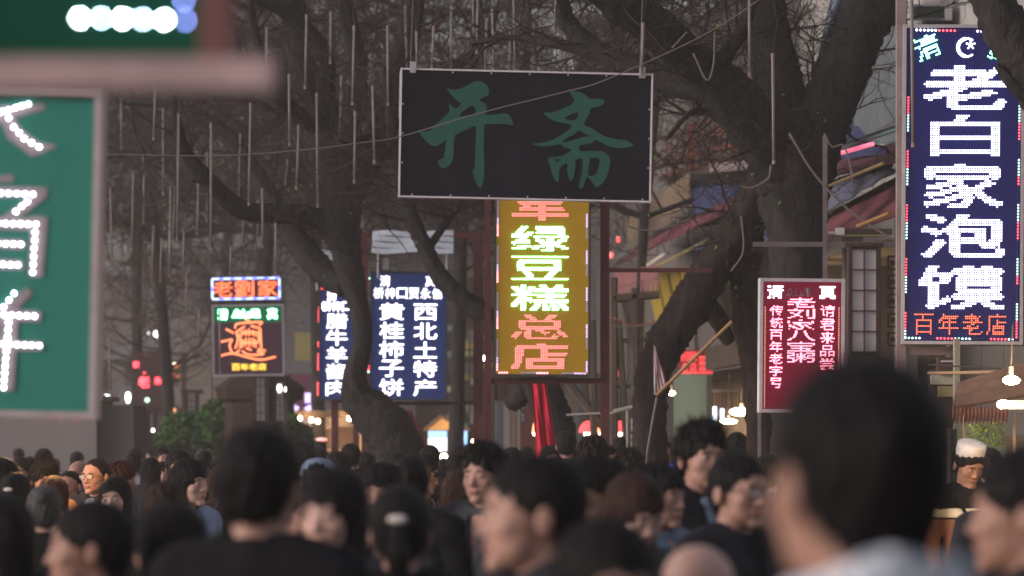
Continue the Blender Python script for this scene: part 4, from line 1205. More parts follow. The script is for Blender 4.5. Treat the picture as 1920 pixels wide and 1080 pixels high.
def ref(px, py):
    if px > 1600: return 'in front of the tall blue sign'
    if px > 1430: return 'against the fork of the biggest tree'
    if px > 1300: return 'at the top edge, left of the fork'
    if px > 1150: return 'over the right end of the black board'
    if px > 860: return 'above the middle of the black board'
    if px > 740: return 'above the left end of the black board'
    if px > 610: return 'between the crooked trunk and black board'
    if px > 500: return 'left of the crooked trunk'
    if py > 500: return 'low, left of the noodle sign'
    if px > 400: return 'above the noodle sign'
    return 'high, right of the green board'
_cnt = {}
_ord = ['first', 'second', 'third', 'fourth', 'fifth', 'sixth', 'seventh', 'eighth', 'ninth', 'tenth', 'eleventh', 'twelfth', 'thirteenth', 'fourteenth', 'fifteenth', 'sixteenth', 'seventeenth', 'eighteenth', 'nineteenth', 'twentieth']
for (x, y0, y1, Y) in sorted(tubes):
    Y = 30 + (Y - 30) * .4 if Y > 30 else Y
    a = P(x, y0, Y); b = P(x + random.uniform(-4, 4), y1, Y); r = .0125
    t = thing('light_tube', 'light tube, ' + _ord[_cnt.get(ref(x, y0), -1) + 1] + ' from the left ' + ref(x, y0), 'light tube', b, group='unlit light tubes hanging in the trees')
    _cnt[ref(x, y0)] = _cnt.get(ref(x, y0), -1) + 1
    MB().bar((0, 0, .03), a - b, r, 8).build('tube', TUBE, t, True)
    MB().bar((0, 0, 0), (0, 0, .031), r * 1.15, 8).build('end_cap', CAPM, t)
    MB().bar(a - b, a - b + np.array((0, 0, .05)), r * 1.2, 8).build('end_cap', CAPM, t)
    up = a - b + np.array((0, 0, .049))
    MB().tube([up, up + np.array((random.uniform(-.05, .05), .02, .25)), up + np.array((random.uniform(-.1, .1), .06, .55))], .004, 4).build('cord', DARKSTEEL, t)

# ================================================================ cables
WIRE = mat('cable_pale', (.14, .12, .115), .6); WIRED = mat('cable_dark', (.03, .03, .03), .6)
def cable(pts, Y, label, r=.008, m=WIRE, name='cable', cat='cable'):
    rows = crom([(*P(p[0], p[1], Y if len(p) < 3 else p[2]), 1) for p in pts], 6)[:, :3]
    return single(MB().tube(rows, r, 6), name, m, label, cat, smooth=True)
cable([(-60, 296), (190, 290), (400, 292), (560, 282), (690, 266), (752, 256), (900, 212), (1060, 172), (1140, 148), (1330, 60), (1480, -40)], 28.5, 'long thin pale cable crossing in front of the black board', .0045)
cable([(790, 275, 36), (1140, 390, 36), (1180, 425, 36), (1240, 430, 36), (1330, 395, 36)], 36, 'loop of pale cable hanging from the black board to the beige valance', .008)
cable([(1340, 60), (1338, 120), (1325, 150), (1300, 100)], 31.5, 'short pale strap tied round the big slanting limb', .008)
cable([(1288, 60), (1260, 90)], 31.5, 'pale strap on the upper part of the slanting limb', .007)
cable([(1446, 310), (1440, 335), (1410, 352), (1392, 350)], 32, 'pale cable hooked under the long tube at the fork', .009)
cable([(1480, 250), (1530, 330), (1600, 400), (1700, 465)], 30.5, 'pale cable falling right from the fork to the blue sign post', .010)
cable([(1545, 250), (1560, 275), (1580, 272), (1592, 300), (1600, 345)], 32, 'loose cable on the right hand limb of the fork', .008)
cable([(1390, 405), (1394, 470), (1372, 508)], 33.6, 'dangling pale cable in front of the twin trunks', .009)
cable([(1150, 596), (1190, 610), (1240, 600)], 40, 'orange washing line in front of the yellow shop boards', .007, mat('cord_orange', (.30, .12, .06), .7))
cable([(1150, 612), (1195, 612), (1245, 606)], 40, 'second pale line just below the orange one', .007)
cable([(1232, 745), (1222, 800), (1212, 870), (1208, 1000)], 33.6, 'pale rope running down the foot of the leaning tree', .012)
single(MB().bar(P(1230, 742, 33.4), P(1372, 603, 33.4), .016, 7), 'bamboo_pole', mat('bamboo', (.30, .18, .09), .6, noise=.2, nscale=9), 'thin bamboo pole propped slantwise against the leaning tree', 'pole')
for q in range(5):
    a = (random.uniform(560, 700), random.uniform(150, 420)); 
    cable([(a[0] - 160, a[1] + 20), (a[0] - 40, a[1] + 40), (a[0] + 60, a[1] + 20), (a[0] + 170, a[1] - 30)], 43 + q * 3, ('dark cable sagging through the crooked tree, ' + ['highest', 'second', 'third', 'fourth', 'lowest'][q] + ' run'), .006, WIRED)

# ================================================================ sign posts and frames
def frame(name, label, cat, parts, Y, m=MAROON, group=None):
    x0 = parts[0][1]; o = P(x0, YH, Y); o[2] = 0
    t = thing(name, label, cat, o, group=group)
    for i, (nm, ax, ay, bx_, by_, w, d) in enumerate(parts):
        p, q = P(ax, ay, Y), P(bx_, by_, Y)
        if by_ > 1000: q[2] = 0
        ww = w * Y / F; mid = (p + q) / 2 - o + np.array((0, .012 if ax != bx_ else 0, 0))
        hor = abs(ax - bx_) > abs(ay - by_)
        MB().box(mid, (abs(q[0] - p[0]) if hor else ww, d, ww if hor else abs(q[2] - p[2]))).build(nm, m, t)
    return t
frame('sign_post', 'maroon double post carrying the mustard sign, crossbar at its foot', 'sign post', [('post', 1134, 376, 1134, 1200, 17, .09), ('post', 915, 300, 915, 1200, 12, .07), ('crossbar', 906, 714, 1142, 714, 11, .06), ('crossbar', 1142, 507, 1336, 506, 8, .05)], 34.12)
frame('sign_gantry', 'maroon post and top bar round the wide blue sign', 'sign post', [('post', 897, 436, 897, 1200, 19, .1), ('post', 684, 436, 684, 1200, 12, .08), ('crossbar', 676, 440, 906, 440, 11, .07), ('crossbar', 678, 756, 906, 756, 6, .05)], 45.25)
frame('sign_gantry', 'maroon post pair under the narrow blue sign', 'sign post', [('post', 628, 540, 628, 1200, 13, .1), ('post', 668, 540, 668, 1200, 11, .09), ('crossbar', 620, 752, 690, 752, 6, .06)], 50.25)
frame('sign_gantry', 'dark square frame with red letters, far left', 'sign post', [('post', 256, 666, 256, 1200, 6, .1), ('post', 303, 668, 303, 1200, 4, .1), ('post', 345, 666, 345, 1200, 8, .1), ('crossbar', 246, 664, 352, 664, 6, .08), ('crossbar', 190, 768, 352, 768, 6, .08)], 78.2)
frame('sign_gantry', 'metal posts holding up the noodle sign', 'sign post', [('post', 398, 520, 398, 1180, 2, .06), ('post', 533, 520, 533, 1180, 2, .06), ('crossbar', 396, 567, 535, 567, 5, .06)], 60.2, DARKSTEEL)
frame('sign_gantry', 'weathered grey post on the left side of the tall blue sign', 'sign post', [('post', 1689, -260, 1689, 1300, 17, .10), ('crossbar', 1680, 658, 1990, 658, 16, .08), ('post', 1950, 10, 1950, 1300, 12, .10)], 27.2, mat('weathered_steel', (.24, .19, .19), .5, metal=.3, noise=.3, nscale=5))
frame('sign_gantry', 'pale pipes holding the red sign, one crossing in front of the big trunk', 'sign post', [('post', 1547, 255, 1547, 1280, 8, .03), ('post', 1424, 528, 1424, 1280, 6, .03), ('crossbar', 1412, 458, 1690, 458, 9, .03)], 31.25, mat('pipe_grey', (.17, .14, .145), .5, noise=.2))
# the black board hangs from two steel straps off the big limb
b = MB()
for x, y0 in ((770, 137), (1200, 144)):
    b.tube([P(x, y0, 30.05), P(x + 4, y0 - 120, 30.2), P(x + 10, y0 - 260, 30.4)], .008, 5)
single(b, 'hanging_wire', DARKSTEEL, 'pair of thin dark wires from which the black board hangs', 'wire')
frame('sign_post', 'steel posts carrying the green board at the left edge', 'sign post', [('post', -300, 178, -300, 2200, 30, .08), ('post', -120, 178, -120, 2200, 30, .08)], 11.8, RUST)

# sheet awnings over the blue signs
SHEET = mat('awning_sheet_white', (.42, .47, .53), .6, noise=.12, nscale=5)
def sheet_awning(label, x0, x1, y0, y1, Y):
    o = P((x0 + x1) / 2, y1, Y)
    t = thing('sheet_canopy', label, 'awning', o)
    n = 4; w = (x1 - x0) * Y / F; hh = (y1 - y0) * Y / F
    for i in range(n):
        a0, a1 = i / n, (i + 1) / n
        z1, z0 = hh * (1 - a0), hh * (1 - a1); ya, yb = .28 * (1 - a0) ** 1.0, .28 * (1 - a1)
        cv = lambda u, v, nrm: (0, 0, .012 * math.sin(u * 9 + i))
        MB().sheet((-w / 2, ya - .1, z1), (w / 2, ya - .1, z1), (w / 2, yb - .1 - .01, z0 + .006), (-w / 2, yb - .1 - .01, z0 + .006), 12, 1, .006, cv).build('sheet_panel', SHEET, t)
    for s in (-1, 1): MB().bar((s * w * .42, -.08, -.30), (s * w * .42, .05, hh * .6), .012, 6).build('bracket', ALU, t)
    return t
sheet_awning('pale blue-white sheet awning above the wide blue sign', 697, 850, 432, 476, 44.6)
sheet_awning('small pale sheet awning above the narrow blue sign', 588, 672, 469, 504, 49.6)
bq = Board('vent_box', 'small grey boxes between the pale awning and the wide blue sign', 'box', (712, 482, 730, 506), 44.9, face=mat('box_grey', (.20, .22, .25), .5), frame=DARKSTEEL, fw=2, depth=.2)
# ================================================================ right-hand shops, along a line that runs off to the left
def Yf(px, off=0.0): return (7.4 + off) / ((px - 960) / F + .092)
def W(px, py, off=0.0):
    """a point on the shop fronts; off = metres behind (+) or in front of (-) them"""
    return P(px, py, Yf(px, off))
WALL = mat('wall_render_grey', (.105, .095, .090), .9, noise=.25, nscale=1.5, bump=.3, bscale=6)
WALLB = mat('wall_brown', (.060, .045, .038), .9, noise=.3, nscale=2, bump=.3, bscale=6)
WOOD = mat('wood_dark', (.045, .026, .020), .65, noise=.35, nscale=7, stretch=(1, 1, .2))
WOODR = mat('wood_red', (.15, .05, .035), .65, noise=.3, nscale=7)
def facade(label, pa, pb, z0, z1, m, off=0.0, extra=None, name='shop_building'):
    a, b = W(pa, YH, off), W(pb, YH, off); o = (a + b) / 2; o[2] = 0
    t = thing(name, label, 'building', o)
    d = (b - a)[:2]; L = np.linalg.norm(d); rz = math.atan2(d[1], d[0])
    t.rotation_euler = (0, 0, rz)
    dep = 4.0
    MB().box((0, -dep / 2 if False else dep / 2 * (1 if math.cos(rz) > 0 else -1), (z0 + z1) / 2), (L, dep, z1 - z0)).build('wall', m, t)
    return t, L
# upper storeys
def local(t, p):
    return np.array(t.matrix_basis.inverted() @ Vector([float(v) for v in p]))
t1, L = facade('grey two storey shop row behind the awnings on the right', 1120, 1500, 2.9, 8.5, WALL, .9)
t2, L = facade('pale upper floor with a green window, top right behind the blue sign', 1500, 2050, 4.15, 9.0, mat('wall_pale', (.26, .25, .24), .9, noise=.15, nscale=2), .9)
def inset(t, name, px0, py0, px1, py1, m, off, th=.06, lat=None):
    q = [W(px0, py1, off), W(px1, py1, off), W(px1, py0, off), W(px0, py0, off)]
    b = MB().slab([local(t, p) for p in q], th); return b.build(name, m, t)
def wbox(t, name, px0, py0, px1, py1, m, off, th=.06):
    return inset(t, name, px0, py0, px1, py1, m, off, th)
wf = wbox(t2, 'window', 1716, 12, 1776, 34, mat('window_green', (.03, .075, .065), .2, spec=.6), .80)
for a in ((1714, 8, 1778, 12), (1714, 34, 1778, 38), (1712, 8, 1716, 38), (1776, 8, 1780, 38)): wbox(t2, 'window_frame', *a, mat('frame_pale', (.34, .33, .32), .7), .78)
wbox(t2, 'ledge', 1640, 48, 1850, 56, mat('ledge_white', (.40, .40, .40), .7), .6, .3)
for i in range(3):
    x = 1180 + i * 62
    f = wbox(t1, 'window', x, 60, x + 34, 150, mat('window_dark', (.02, .022, .025), .15, spec=.6), .84)
    for a in ((x - 2, 56, x + 36, 60), (x - 2, 150, x + 36, 154), (x + 15, 60, x + 18, 150)): wbox(t1, 'window_frame', *a, WOODR, .80)
# ground floor: piers, dark openings and side walls
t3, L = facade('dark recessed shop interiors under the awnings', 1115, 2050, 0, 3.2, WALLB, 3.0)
for i, x in enumerate((1140, 1196, 1262, 1480, 1600, 1700, 1800)):
    p = W(x, YH, .5); single(MB().box((p[0], p[1] + .1, 2.1), (.22, .3, 4.2)), 'brick_pier', WALL, ['slim wall pier farthest down the shop row', 'wall pier behind the leaning tree foot', 'wall pier left of the green shop wall', 'wall pier behind the big trunk', 'wall pier behind the lattice lantern box', 'wall pier behind the post of the blue sign', 'wall pier beside the tiled stall canopy'][i], 'pier')
# green lit wall, dried goods shop
GW = mat('wall_mint', (.105, .135, .10), .8, noise=.08, nscale=3)
single(MB().slab([W(1268, 860, .3), W(1330, 860, .3), W(1330, 702, .3), W(1268, 702, .3)], .08), 'partition', GW, 'pale green shop wall beside the dried goods, behind the leaning tree', 'wall')
WARMW = mat('shop_back_warm', (.30, .20, .12), .8, noise=.2, nscale=2)
single(MB().slab([W(1330, 880, 2.2), W(1460, 880, 2.2), W(1460, 600, 2.2), W(1330, 600, 2.2)], .08), 'partition', WARMW, 'warm back wall of the dried goods shop, lit by bare bulbs', 'wall')
t = thing('roof_beam', 'sloping brown fascia over the dried goods shop', 'beam', W(1380, 690, .2)); o = W(1380, 690, .2)
MB().slab([W(1330, 694, .2) - o, W(1500, 662, .2) - o, W(1500, 612, .2) - o, W(1330, 652, .2) - o], .12).build('fascia', WALLB, t)
# hanging meat strings
MEAT = mat('dried_meat', (.16, .05, .03), .55, noise=.4, nscale=30, bump=.5)
hp = thing('rack', 'rail of dried red-brown strings of meat hanging in the lit shop', 'rack', W(1350, 735, 1.0)); o = W(1350, 735, 1.0)
MB().bar(W(1326, 733, 1.0) - o, W(1412, 733, 1.0) - o, .012, 6).build('rail', ALU, hp)
for i in range(13):
    x = 1330 + i * 6.2; p = W(x, 736, 1.0) - o; b = MB()
    for k in range(6): b.ball((p[0], p[1], p[2] - .02 - k * .042), .017, 7, 5, (1, 1, 1.5))
    b.build('meat_string', MEAT, hp, True)
b = MB()
def lamp(name, label, loc, r, e, col, cord=.5, shade_=None, energy=None, es=25, rod=None, size=None, emit=None):
    t = thing(name, label, 'lamp', loc)
    m = mat('bulb_%s_%g' % (name, es), (.8, .8, .8), .4, emit=emit or col, es=es)
    MB().ball((0, 0, 0), r, 14, 9, size or (1, 1, 1.15)).build('bulb', m, t, True)
    MB().bar((0, 0, r * 1.05), (0, 0, r * 1.05 + .05), r * .45, 8).build('socket', DARKSTEEL, t)
    if cord: MB().bar((0, 0, r + .04), (.01, .01, r + .04 + cord), .004, 5).build('cord', WIRED, t)
    if shade_: shade_(t)
    if energy:
        ld = bpy.data.lights.new('bulb_light', 'POINT'); ld.energy = energy; ld.color = col; ld.shadow_soft_size = max(.05, r)
        lo = bpy.data.objects.new('bulb_light', ld); COL.objects.link(lo); lo.parent = t; lo.location = (0, -r * 1.5, -r * .5)
    return t
WARM = (1.0, .62, .28)
lamp('bulb_lamp', 'brightest bare bulb in the dried goods shop, left of the big head', W(1390, 772, -.1), .050, 1, WARM, .5, energy=130, es=60, size=(3.0, 1.2, .95), emit=(1, .72, .42))
lamp('bulb_lamp', 'second bare bulb, just below the brightest one', W(1366, 790, -.2), .034, 1, WARM, .6, energy=40, es=40, size=(3.2, 1.2, .8), emit=(1, .72, .42))
lamp('bulb_lamp', 'small bulb hung at the foot of the leaning tree', P(1259, 737, 34.8), .028, 1, WARM, .3, energy=6, es=30, size=(1.4, 1, .8), emit=(1, .75, .5))
for i, (x, y, s) in enumerate(((1340, 776, 'left'), (1354, 780, 'right'))):
    p = W(x, y, .8); t = thing('display_case', f'bright white lit display window in the dried goods shop, {s} one', 'display', p)
    MB().box((0, 0, 0), (.05, .05, .22)).build('screen', mat('screen_blue_white', (.7, .75, .8), .4, emit=(.7, .8, 1), es=2.2), t); MB().box((0, .05, 0), (.08, .04, .26)).build('case', DARKSTEEL, t)
# striped cloth tied on the tree
ST = mat('cloth_white', (.42, .38, .38), .85); SR = mat('cloth_stripe_red', (.28, .05, .07), .85)
o = P(1236, 700, 33.9); t = thing('striped_cloth', 'red and white striped cloth tied to the leaning tree', 'cloth', o)
for i in range(8):
    f0, f1 = i / 8, (i + 1) / 8
    g = lambda f, v: P(1226 + (2 + 24 * min(1, v * 1.6)) * f, 648 + 92 * v - 14 * f * v, 33.9) - o
    MB().sheet(g(f0, 0), g(f1, 0), g(f1, 1), g(f0, 1), 1, 8, .006, lambda u, v, n: (0, .02 * math.sin(v * 6 + i), 0)).build('stripe', SR if i % 2 else ST, t)

# ---- awnings
def awn(name, label, cat, q, m, th=.012, nu=14, nv=6, fn=None, scal=0, edge=None):
    o = np.array(q[3]); t = thing(name, label, cat, o)
    q = [np.array(p) - o for p in q]
    MB().sheet(q[0], q[1], q[2], q[3], nu, nv, th, fn).build('sheet', m, t, True)
    if scal:
        b = MB()
        for i in range(scal):
            u0, u1 = i / scal, (i + 1) / scal
            a = q[3] * (1 - u0) + q[2] * u0; c = q[3] * (1 - u1) + q[2] * u1; h = np.linalg.norm(c - a)
            mid = (a + c) / 2 + np.array((0, 0, -h * .75)); dv = np.array((0, .01, 0))
            b.add([a, c, mid, a + dv, c + dv, mid + dv], [(0, 2, 1), (3, 4, 5), (0, 1, 4, 3), (1, 2, 5, 4), (2, 0, 3, 5)])
        tag(b.build('scalloped_edge', m, t))
    return t
BEI = mat('awning_beige_stripe', (.17, .13, .09), .85, noise=.25, nscale=9, stretch=(1, 1, .1))
awn('fabric_valance', 'beige corrugated valance with a toothed edge, right of the black board', 'awning', [W(1172, 414, -.6), W(1294, 322, -.6), W(1290, 374, -.6), W(1178, 456, -.6)], BEI, fn=lambda u, v, n: n * .012 * math.sin(u * 90), nu=60, scal=26)
awn('roof_sheet', 'grey sheet roof sloping down under the beige valance', 'awning', [W(1190, 440, .3), W(1302, 388, .3), W(1300, 428, -.9), W(1138, 498, -.9)], mat('roof_sheet_grey', (.17, .165, .155), .8, noise=.2, nscale=4), fn=lambda u, v, n: n * .01 * math.sin(u * 60), nu=40)
MAR = mat('awning_maroon', (.135, .045, .055), .8, noise=.2, nscale=6); MAR2 = mat('awning_dark_maroon', (.075, .03, .035), .85, noise=.2, nscale=6)
awn('awning', 'long maroon awning running up behind the leaning tree', 'awning', [W(1176, 470, -.6), W(1500, 306, -.6), W(1500, 332, -1.0), W(1148, 502, -1.0)], MAR, fn=lambda u, v, n: n * .006 * math.sin(u * 31 + v), nu=30)
awn('valance', 'pink scalloped valance under the lower end of the maroon awning', 'awning', [W(1150, 506, -1.3), W(1236, 498, -1.3), W(1236, 520, -1.3), W(1150, 540, -1.3)], mat('valance_pink', (.19, .085, .085), .8, noise=.15), fn=lambda u, v, n: n * .02 * math.sin(u * 25), nu=30, scal=12)
POLEY = mat('pole_yellow', (.22, .185, .10), .6, noise=.15)
single(MB().bar(W(1224, 503, -1.1), W(1352, 438, -1.1), .022, 6), 'awning_pole', POLEY, 'yellow pole along the lower side of the maroon awning', 'pole')
single(MB().bar(W(1214, 497, -1.15), W(1246, 476, -1.15), .022, 6), 'folding_pole', mat('arm_white', (.5, .48, .46), .5), 'short white folding arm tip at the end of the yellow pole', 'awning arm')
TARP = mat('tarp_blue', (.030, .037, .090), .65, noise=.15, nscale=4, bump=.4, bscale=5)
def crease(u, v, n): return n * (.009 * math.sin(u * 11 + v * 3) + .010 * math.sin(u * 27 - v * 6) + .008 * math.sin(v * 15 + u * 7)) * (.4 + v)
awn('tarpaulin', 'blue tarpaulin hanging in folds left of the twin trunks', 'tarpaulin', [W(1297, 340, -.5), W(1410, 334, -.5), W(1400, 412, -.7), W(1300, 430, -.7)], TARP, .01, 30, 14, crease)
awn('tarpaulin', 'lower corner of blue tarpaulin below the maroon awning', 'tarpaulin', [W(1304, 456, -.9), W(1350, 436, -.9), W(1346, 462, -.9), W(1316, 494, -.9)], TARP, .01, 12, 8, crease)
awn('canopy_top', 'black canopy box over the blue tarpaulin', 'canopy', [W(1294, 318, .2), W(1405, 314, .2), W(1406, 338, -.6), W(1290, 345, -.6)], mat('canopy_black', (.02, .018, .022), .8), .02)
awn('tarpaulin', 'blue-grey sheet seen between the two trunks', 'tarpaulin', [W(1395, 340, -.3), W(1475, 336, -.3), W(1470, 460, -.5), W(1415, 462, -.5)], mat('tarp_grey_blue', (.10, .12, .24), .7, noise=.12, nscale=4), .01, 14, 8, crease)
awn('awning', 'maroon awning strip seen between the two trunks', 'awning', [W(1425, 372, -1.0), W(1480, 352, -1.0), W(1478, 374, -1.0), W(1425, 396, -1.0)], MAR)
single(MB().bar(W(1424, 404, -1.1), W(1478, 384, -1.1), .018, 6), 'awning_pole', mat('pole_orange', (.20, .11, .04), .6), 'orange pole between the two trunks', 'pole')
# right of the big trunk
awn('awning', 'upper dark maroon awning between the big tree and the blue sign', 'awning', [W(1520, 314, -.2), W(1700, 262, -.2), W(1700, 300, -1.0), W(1520, 340, -1.0)], MAR2)
awn('tarpaulin', 'pale blue-grey sheet with fold marks under the upper maroon awning', 'tarpaulin', [W(1520, 352, -.8), W(1672, 300, -.8), W(1676, 322, -.9), W(1520, 416, -.9)], mat('tarp_pale', (.085, .092, .135), .75, noise=.2, nscale=5), .01, 20, 10, crease)
awn('awning', 'wide dark maroon awning above the lattice lantern box', 'awning', [W(1520, 418, -.6), W(1700, 322, -.6), W(1700, 396, -1.1), W(1520, 454, -1.1)], MAR, fn=lambda u, v, n: n * .02 * math.sin(v * 14))
single(MB().bar(W(1556, 348, -1.6), W(1656, 306, -1.6), .015, 6), 'awning_pole', mat('pole_ochre', (.17, .115, .055), .6), 'ochre pole crossing the pale sheet right of the big tree', 'pole')
single(MB().bar(W(1608, 424, -1.9), W(1668, 400, -1.9), .018, 6), 'awning_pole', mat('pole_orange', (.20, .11, .04), .6), 'broken orange pole above the lattice lantern box', 'pole')
t = thing('tube_light', 'pink glowing tube light under a tilted rail, top of the right shops', 'tube light', W(1600, 280, -1.2)); o = W(1600, 280, -1.2)
MB().bar(W(1566, 290, -1.2) - o, W(1636, 270, -1.2) - o, .020, 8).build('tube', mat('tube_pink', (.8, .4, .45), .4, emit=(1, .16, .28), es=.55), t)
MB().bar(W(1560, 284, -1.15) - o, W(1690, 240, -1.15) - o, .018, 6).build('rail', mat('rail_teal', (.09, .14, .15), .5), t)
MB().bar(W(1566, 278, -1.0) - o, W(1700, 232, -1.0) - o, .026, 6).build('rail', DARKSTEEL, t)
awn('tarpaulin', 'blue cloth corner gathered under the tilted rail', 'tarpaulin', [W(1590, 232, -.6), W(1606, 236, -.6), W(1660, 288, -.6), W(1560, 300, -.6)], TARP, .01, 16, 8, crease)
GT = mat('tarp_grey_green', (.085, .10, .105), .7, noise=.25, nscale=2.5, bump=.3, bscale=4)
awn('tarpaulin', 'big grey-green tarpaulin hanging between the big tree and the blue sign', 'tarpaulin', [W(1640, -30, .3), W(1700, -30, .3), W(1705, 262, .3), W(1560, 282, .3)], GT, .01, 20, 20, crease)
awn('tarpaulin', 'narrow blue-grey strip of sheet in the fork of the big tree', 'tarpaulin', [P(1562, -20, 36), P(1592, -20, 36), P(1560, 170, 36), P(1512, 196, 36)], mat('tarp_slate', (.11, .135, .18), .7, noise=.15, nscale=5), .01, 8, 14, lambda u, v, n: n * .03 * math.sin(u * 8 + v * 9))
# floodlight heads on arms
for i, (x, y, Y, lb) in enumerate(((1660, 196 + 240, 31, 'small white lamp head on the pipe over the red sign'), (1850, 130, 27, 'dull metal lamp head'))):
    if i: continue
    o = P(1575, 434, 31); t = thing('spot_lamp', lb, 'lamp', o)
    MB().box((0, 0, 0), (.07, .08, .06)).build('housing', mat('lamp_white', (.5, .48, .48), .5), t)
    MB().bar((-.10, 0, -.012), (-.035, 0, -.012), .012, 6).build('neck', ALU, t); MB().box((.24, .02, .0), (.41, .1, .045)).build('arm', WALLB, t); MB().box((0.2, .01, -.035), (.38, .09, .012)).build('base_plate', POLEY, t)
# yellow shop boards
YB = mat('board_yellow', (.30, .21, .03), .6, noise=.12, nscale=3)
o = W(1250, 560, -.2); t = thing('signboards', 'tall tilted yellow boards with dark gaps, left of the leaning tree elbow', 'sign')
t.location = o
for i, (a, b_) in enumerate((((1214, 512), (1232, 508)), ((1236, 508), (1252, 506)), ((1256, 505), (1274, 503)), ((1277, 503), (1296, 500)))):
    sh = 22
    MB().slab([W(a[0] + sh, a[1] + 110, -.2) - o, W(b_[0] + sh, b_[1] + 110, -.2) - o, W(b_[0], b_[1], -.2) - o, W(a[0], a[1], -.2) - o], .05).build('board', YB, t)
# lattice balcony
t = thing('balcony', 'red wooden lattice balcony above the beige valance', 'balcony', W(1300, 320, .2)); o = W(1300, 320, .2)
def lb(a, b_, r, nm='lattice_bar', m=WOODR, off=.2): MB().bar(W(*a, off) - o, W(*b_, off) - o, r * 1.4, 4).build(nm, m, t)
lb((1296, 232), (1298, 330), .045, 'post', mat('wood_orange_red', (.26, .085, .05), .6)); lb((1376, 205), (1376, 306), .035, 'post')
for f in (0, .33, .66, 1.0): lb((1240, 262 + 68 * f), (1296, 238 + 78 * f), .018); lb((1300, 236 + 82 * f), (1374, 214 + 88 * f), .018)
for i in range(1, 6): x = 1240 + i * 10; lb((x, 262 - i * 4), (x, 334 - i * 3), .012)
for i in range(1, 7): x = 1300 + i * 10.5; lb((x, 236 - i * 3), (x, 318 - i * 2.4), .012)
for i in range(3):
    for s in (0, 1):
        x = 1306 + i * 24; y = 250 - i * 6 + s * 36; lb((x + 4, y), (x + 14, y - 3), .010); lb((x + 9, y - 10), (x + 9, y + 12), .010)
MB().slab([W(1236, 336, .8) - o, W(1380, 312, .8) - o, W(1380, 312, -.1) - o, W(1236, 336, -.1) - o], .08).build('floor_slab', WALLB, t)
single(MB().slab([W(1330, 308, -.2), W(1404, 302, -.2), W(1404, 316, -.5), W(1330, 322, -.5)], .03), 'ledge', mat('ledge_pinkish', (.24, .19, .19), .8), 'pale ledge at the foot of the balcony, above the blue tarpaulin', 'ledge')
for i in range(3):
    p = W((1159, 1146, 1158)[i], (449, 478, 700)[i], -1.0)
    lamp('red_lantern', ['small red lantern by the grey sheet roof, upper one', 'small red lantern left of the grey sheet roof', 'small red lantern deep in the shop row'][i], p, .035, 1, (1, .1, .08), .2, es=.9, size=(1, 1, 1.5))
# dark timber in the deep part (between the posts)
TIM = mat('timber_grey_brown', (.085, .065, .05), .85, noise=.3, nscale=6, stretch=(1, 1, .2))
t = thing('lean_to', 'jumble of propped grey timbers and frames behind the mustard sign post', 'timber', P(1170, YH, 41)); o = P(1170, YH, 41)
for a, b_, r in (((1150, 520), (1152, 860), .05), ((1168, 560), (1196, 700), .03), ((1180, 560), (1206, 720), .03), ((1160, 600), (1176, 860), .04), ((1190, 540), (1192, 860), .05), ((1148, 640), (1230, 635), .025), ((1062, 712), (1130, 800), .05), ((1110, 600), (1114, 860), .045), ((1150, 560), (1236, 552), .05)):
    MB().bar(P(*a, 41) - o, P(*b_, 41) - o, r, 5).build('timber', TIM, t)
t = thing('white_rack', 'thin whitewashed pole frame right of the red lamp shades', 'rack', P(1184, 860, 37)); o = P(1184, 860, 37)
for a, b_ in (((1186, 762), (1182, 960)), ((1176, 770), (1178, 960)), ((1186, 762), (1150, 770)), ((1186, 764), (1142, 776)), ((1062, 778), (1142, 774))):
    MB().bar(P(*a, 37) - o, P(*b_, 37) - o, .012, 5).build('pole', mat('whitewash', (.36, .34, .30), .8), t)

# lattice lantern box on the right wall
PANE = mat('pane_frosted', (.42, .39, .41), .35, emit=(.5, .45, .48), es=.06)
PANEW = mat('pane_warm', (.5, .45, .3), .4, emit=(.9, .75, .42), es=.45)
def lattice(label, x0, y0, x1, y1, Y, cols, rows, pane=PANE, wood=WOOD, post=0, body=True, name='lattice_box', cat='kiosk', gap=2.0, sides=0):
    k = Y / F; w, h = (x1 - x0) * k, (y1 - y0) * k; o = P((x0 + x1) / 2, y1, Y)
    base = o.copy(); base[2] = 0
    t = thing(name, label, cat, base); z0 = o[2]
    dep = min(.5, w * 1.4)
    MB().box((0, dep / 2 + .05, z0 + h / 2), (w - .02, dep, h)).build('body', wood, t)
    pw, ph = w / cols, h / rows; g = gap * k
    for i in range(cols + 1): MB().box((-w / 2 + i * pw, .01, z0 + h / 2), (g, .05, h + g)).build('muntin', wood, t)
    for j in range(rows + 1): MB().box((0, .012, z0 + j * ph), (w - .002, .044, g)).build('muntin', wood, t)
    for i in range(cols):
        for j in range(rows):
            MB().box((-w / 2 + (i + .5) * pw, .035, z0 + (j + .5) * ph), (pw - g * .9, .012, ph - g * .9)).build('pane', pane, t)
    for s in (-1, 1): MB().box((s * (w / 2 + 4 * k), .03, z0 + h / 2), (6 * k, .12, h + 10 * k)).build('side_post', wood, t)
    MB().box((0, .12, z0 + h + 8 * k), (w + 26 * k, .3, 7 * k)).build('cap', wood, t)
    MB().box((0, .2, z0 / 2 - .01), (w + 14 * k, .34, z0 + .01)).build('base', wood, t)
    return t
tt = lattice('dark wooden lantern box with two columns of frosted panes, left of the tall blue sign', 1597, 467, 1644, 660, 30, 2, 5)
k = 30 / F
for j in range(5):
    z = P(0, 480 + j * 36, 30)[2]
    for dx, dz, ww, hh in ((0, 0, 16, 3), (0, -24, 16, 3), (-8, -12, 3, 25), (8, -12, 3, 25), (0, -12, 8, 9)):
        MB().box(((1675 - 1620.5 + dx) * k, .06, z + dz * k), (ww * k, .05, hh * k)).build('fret', WOOD, tt)
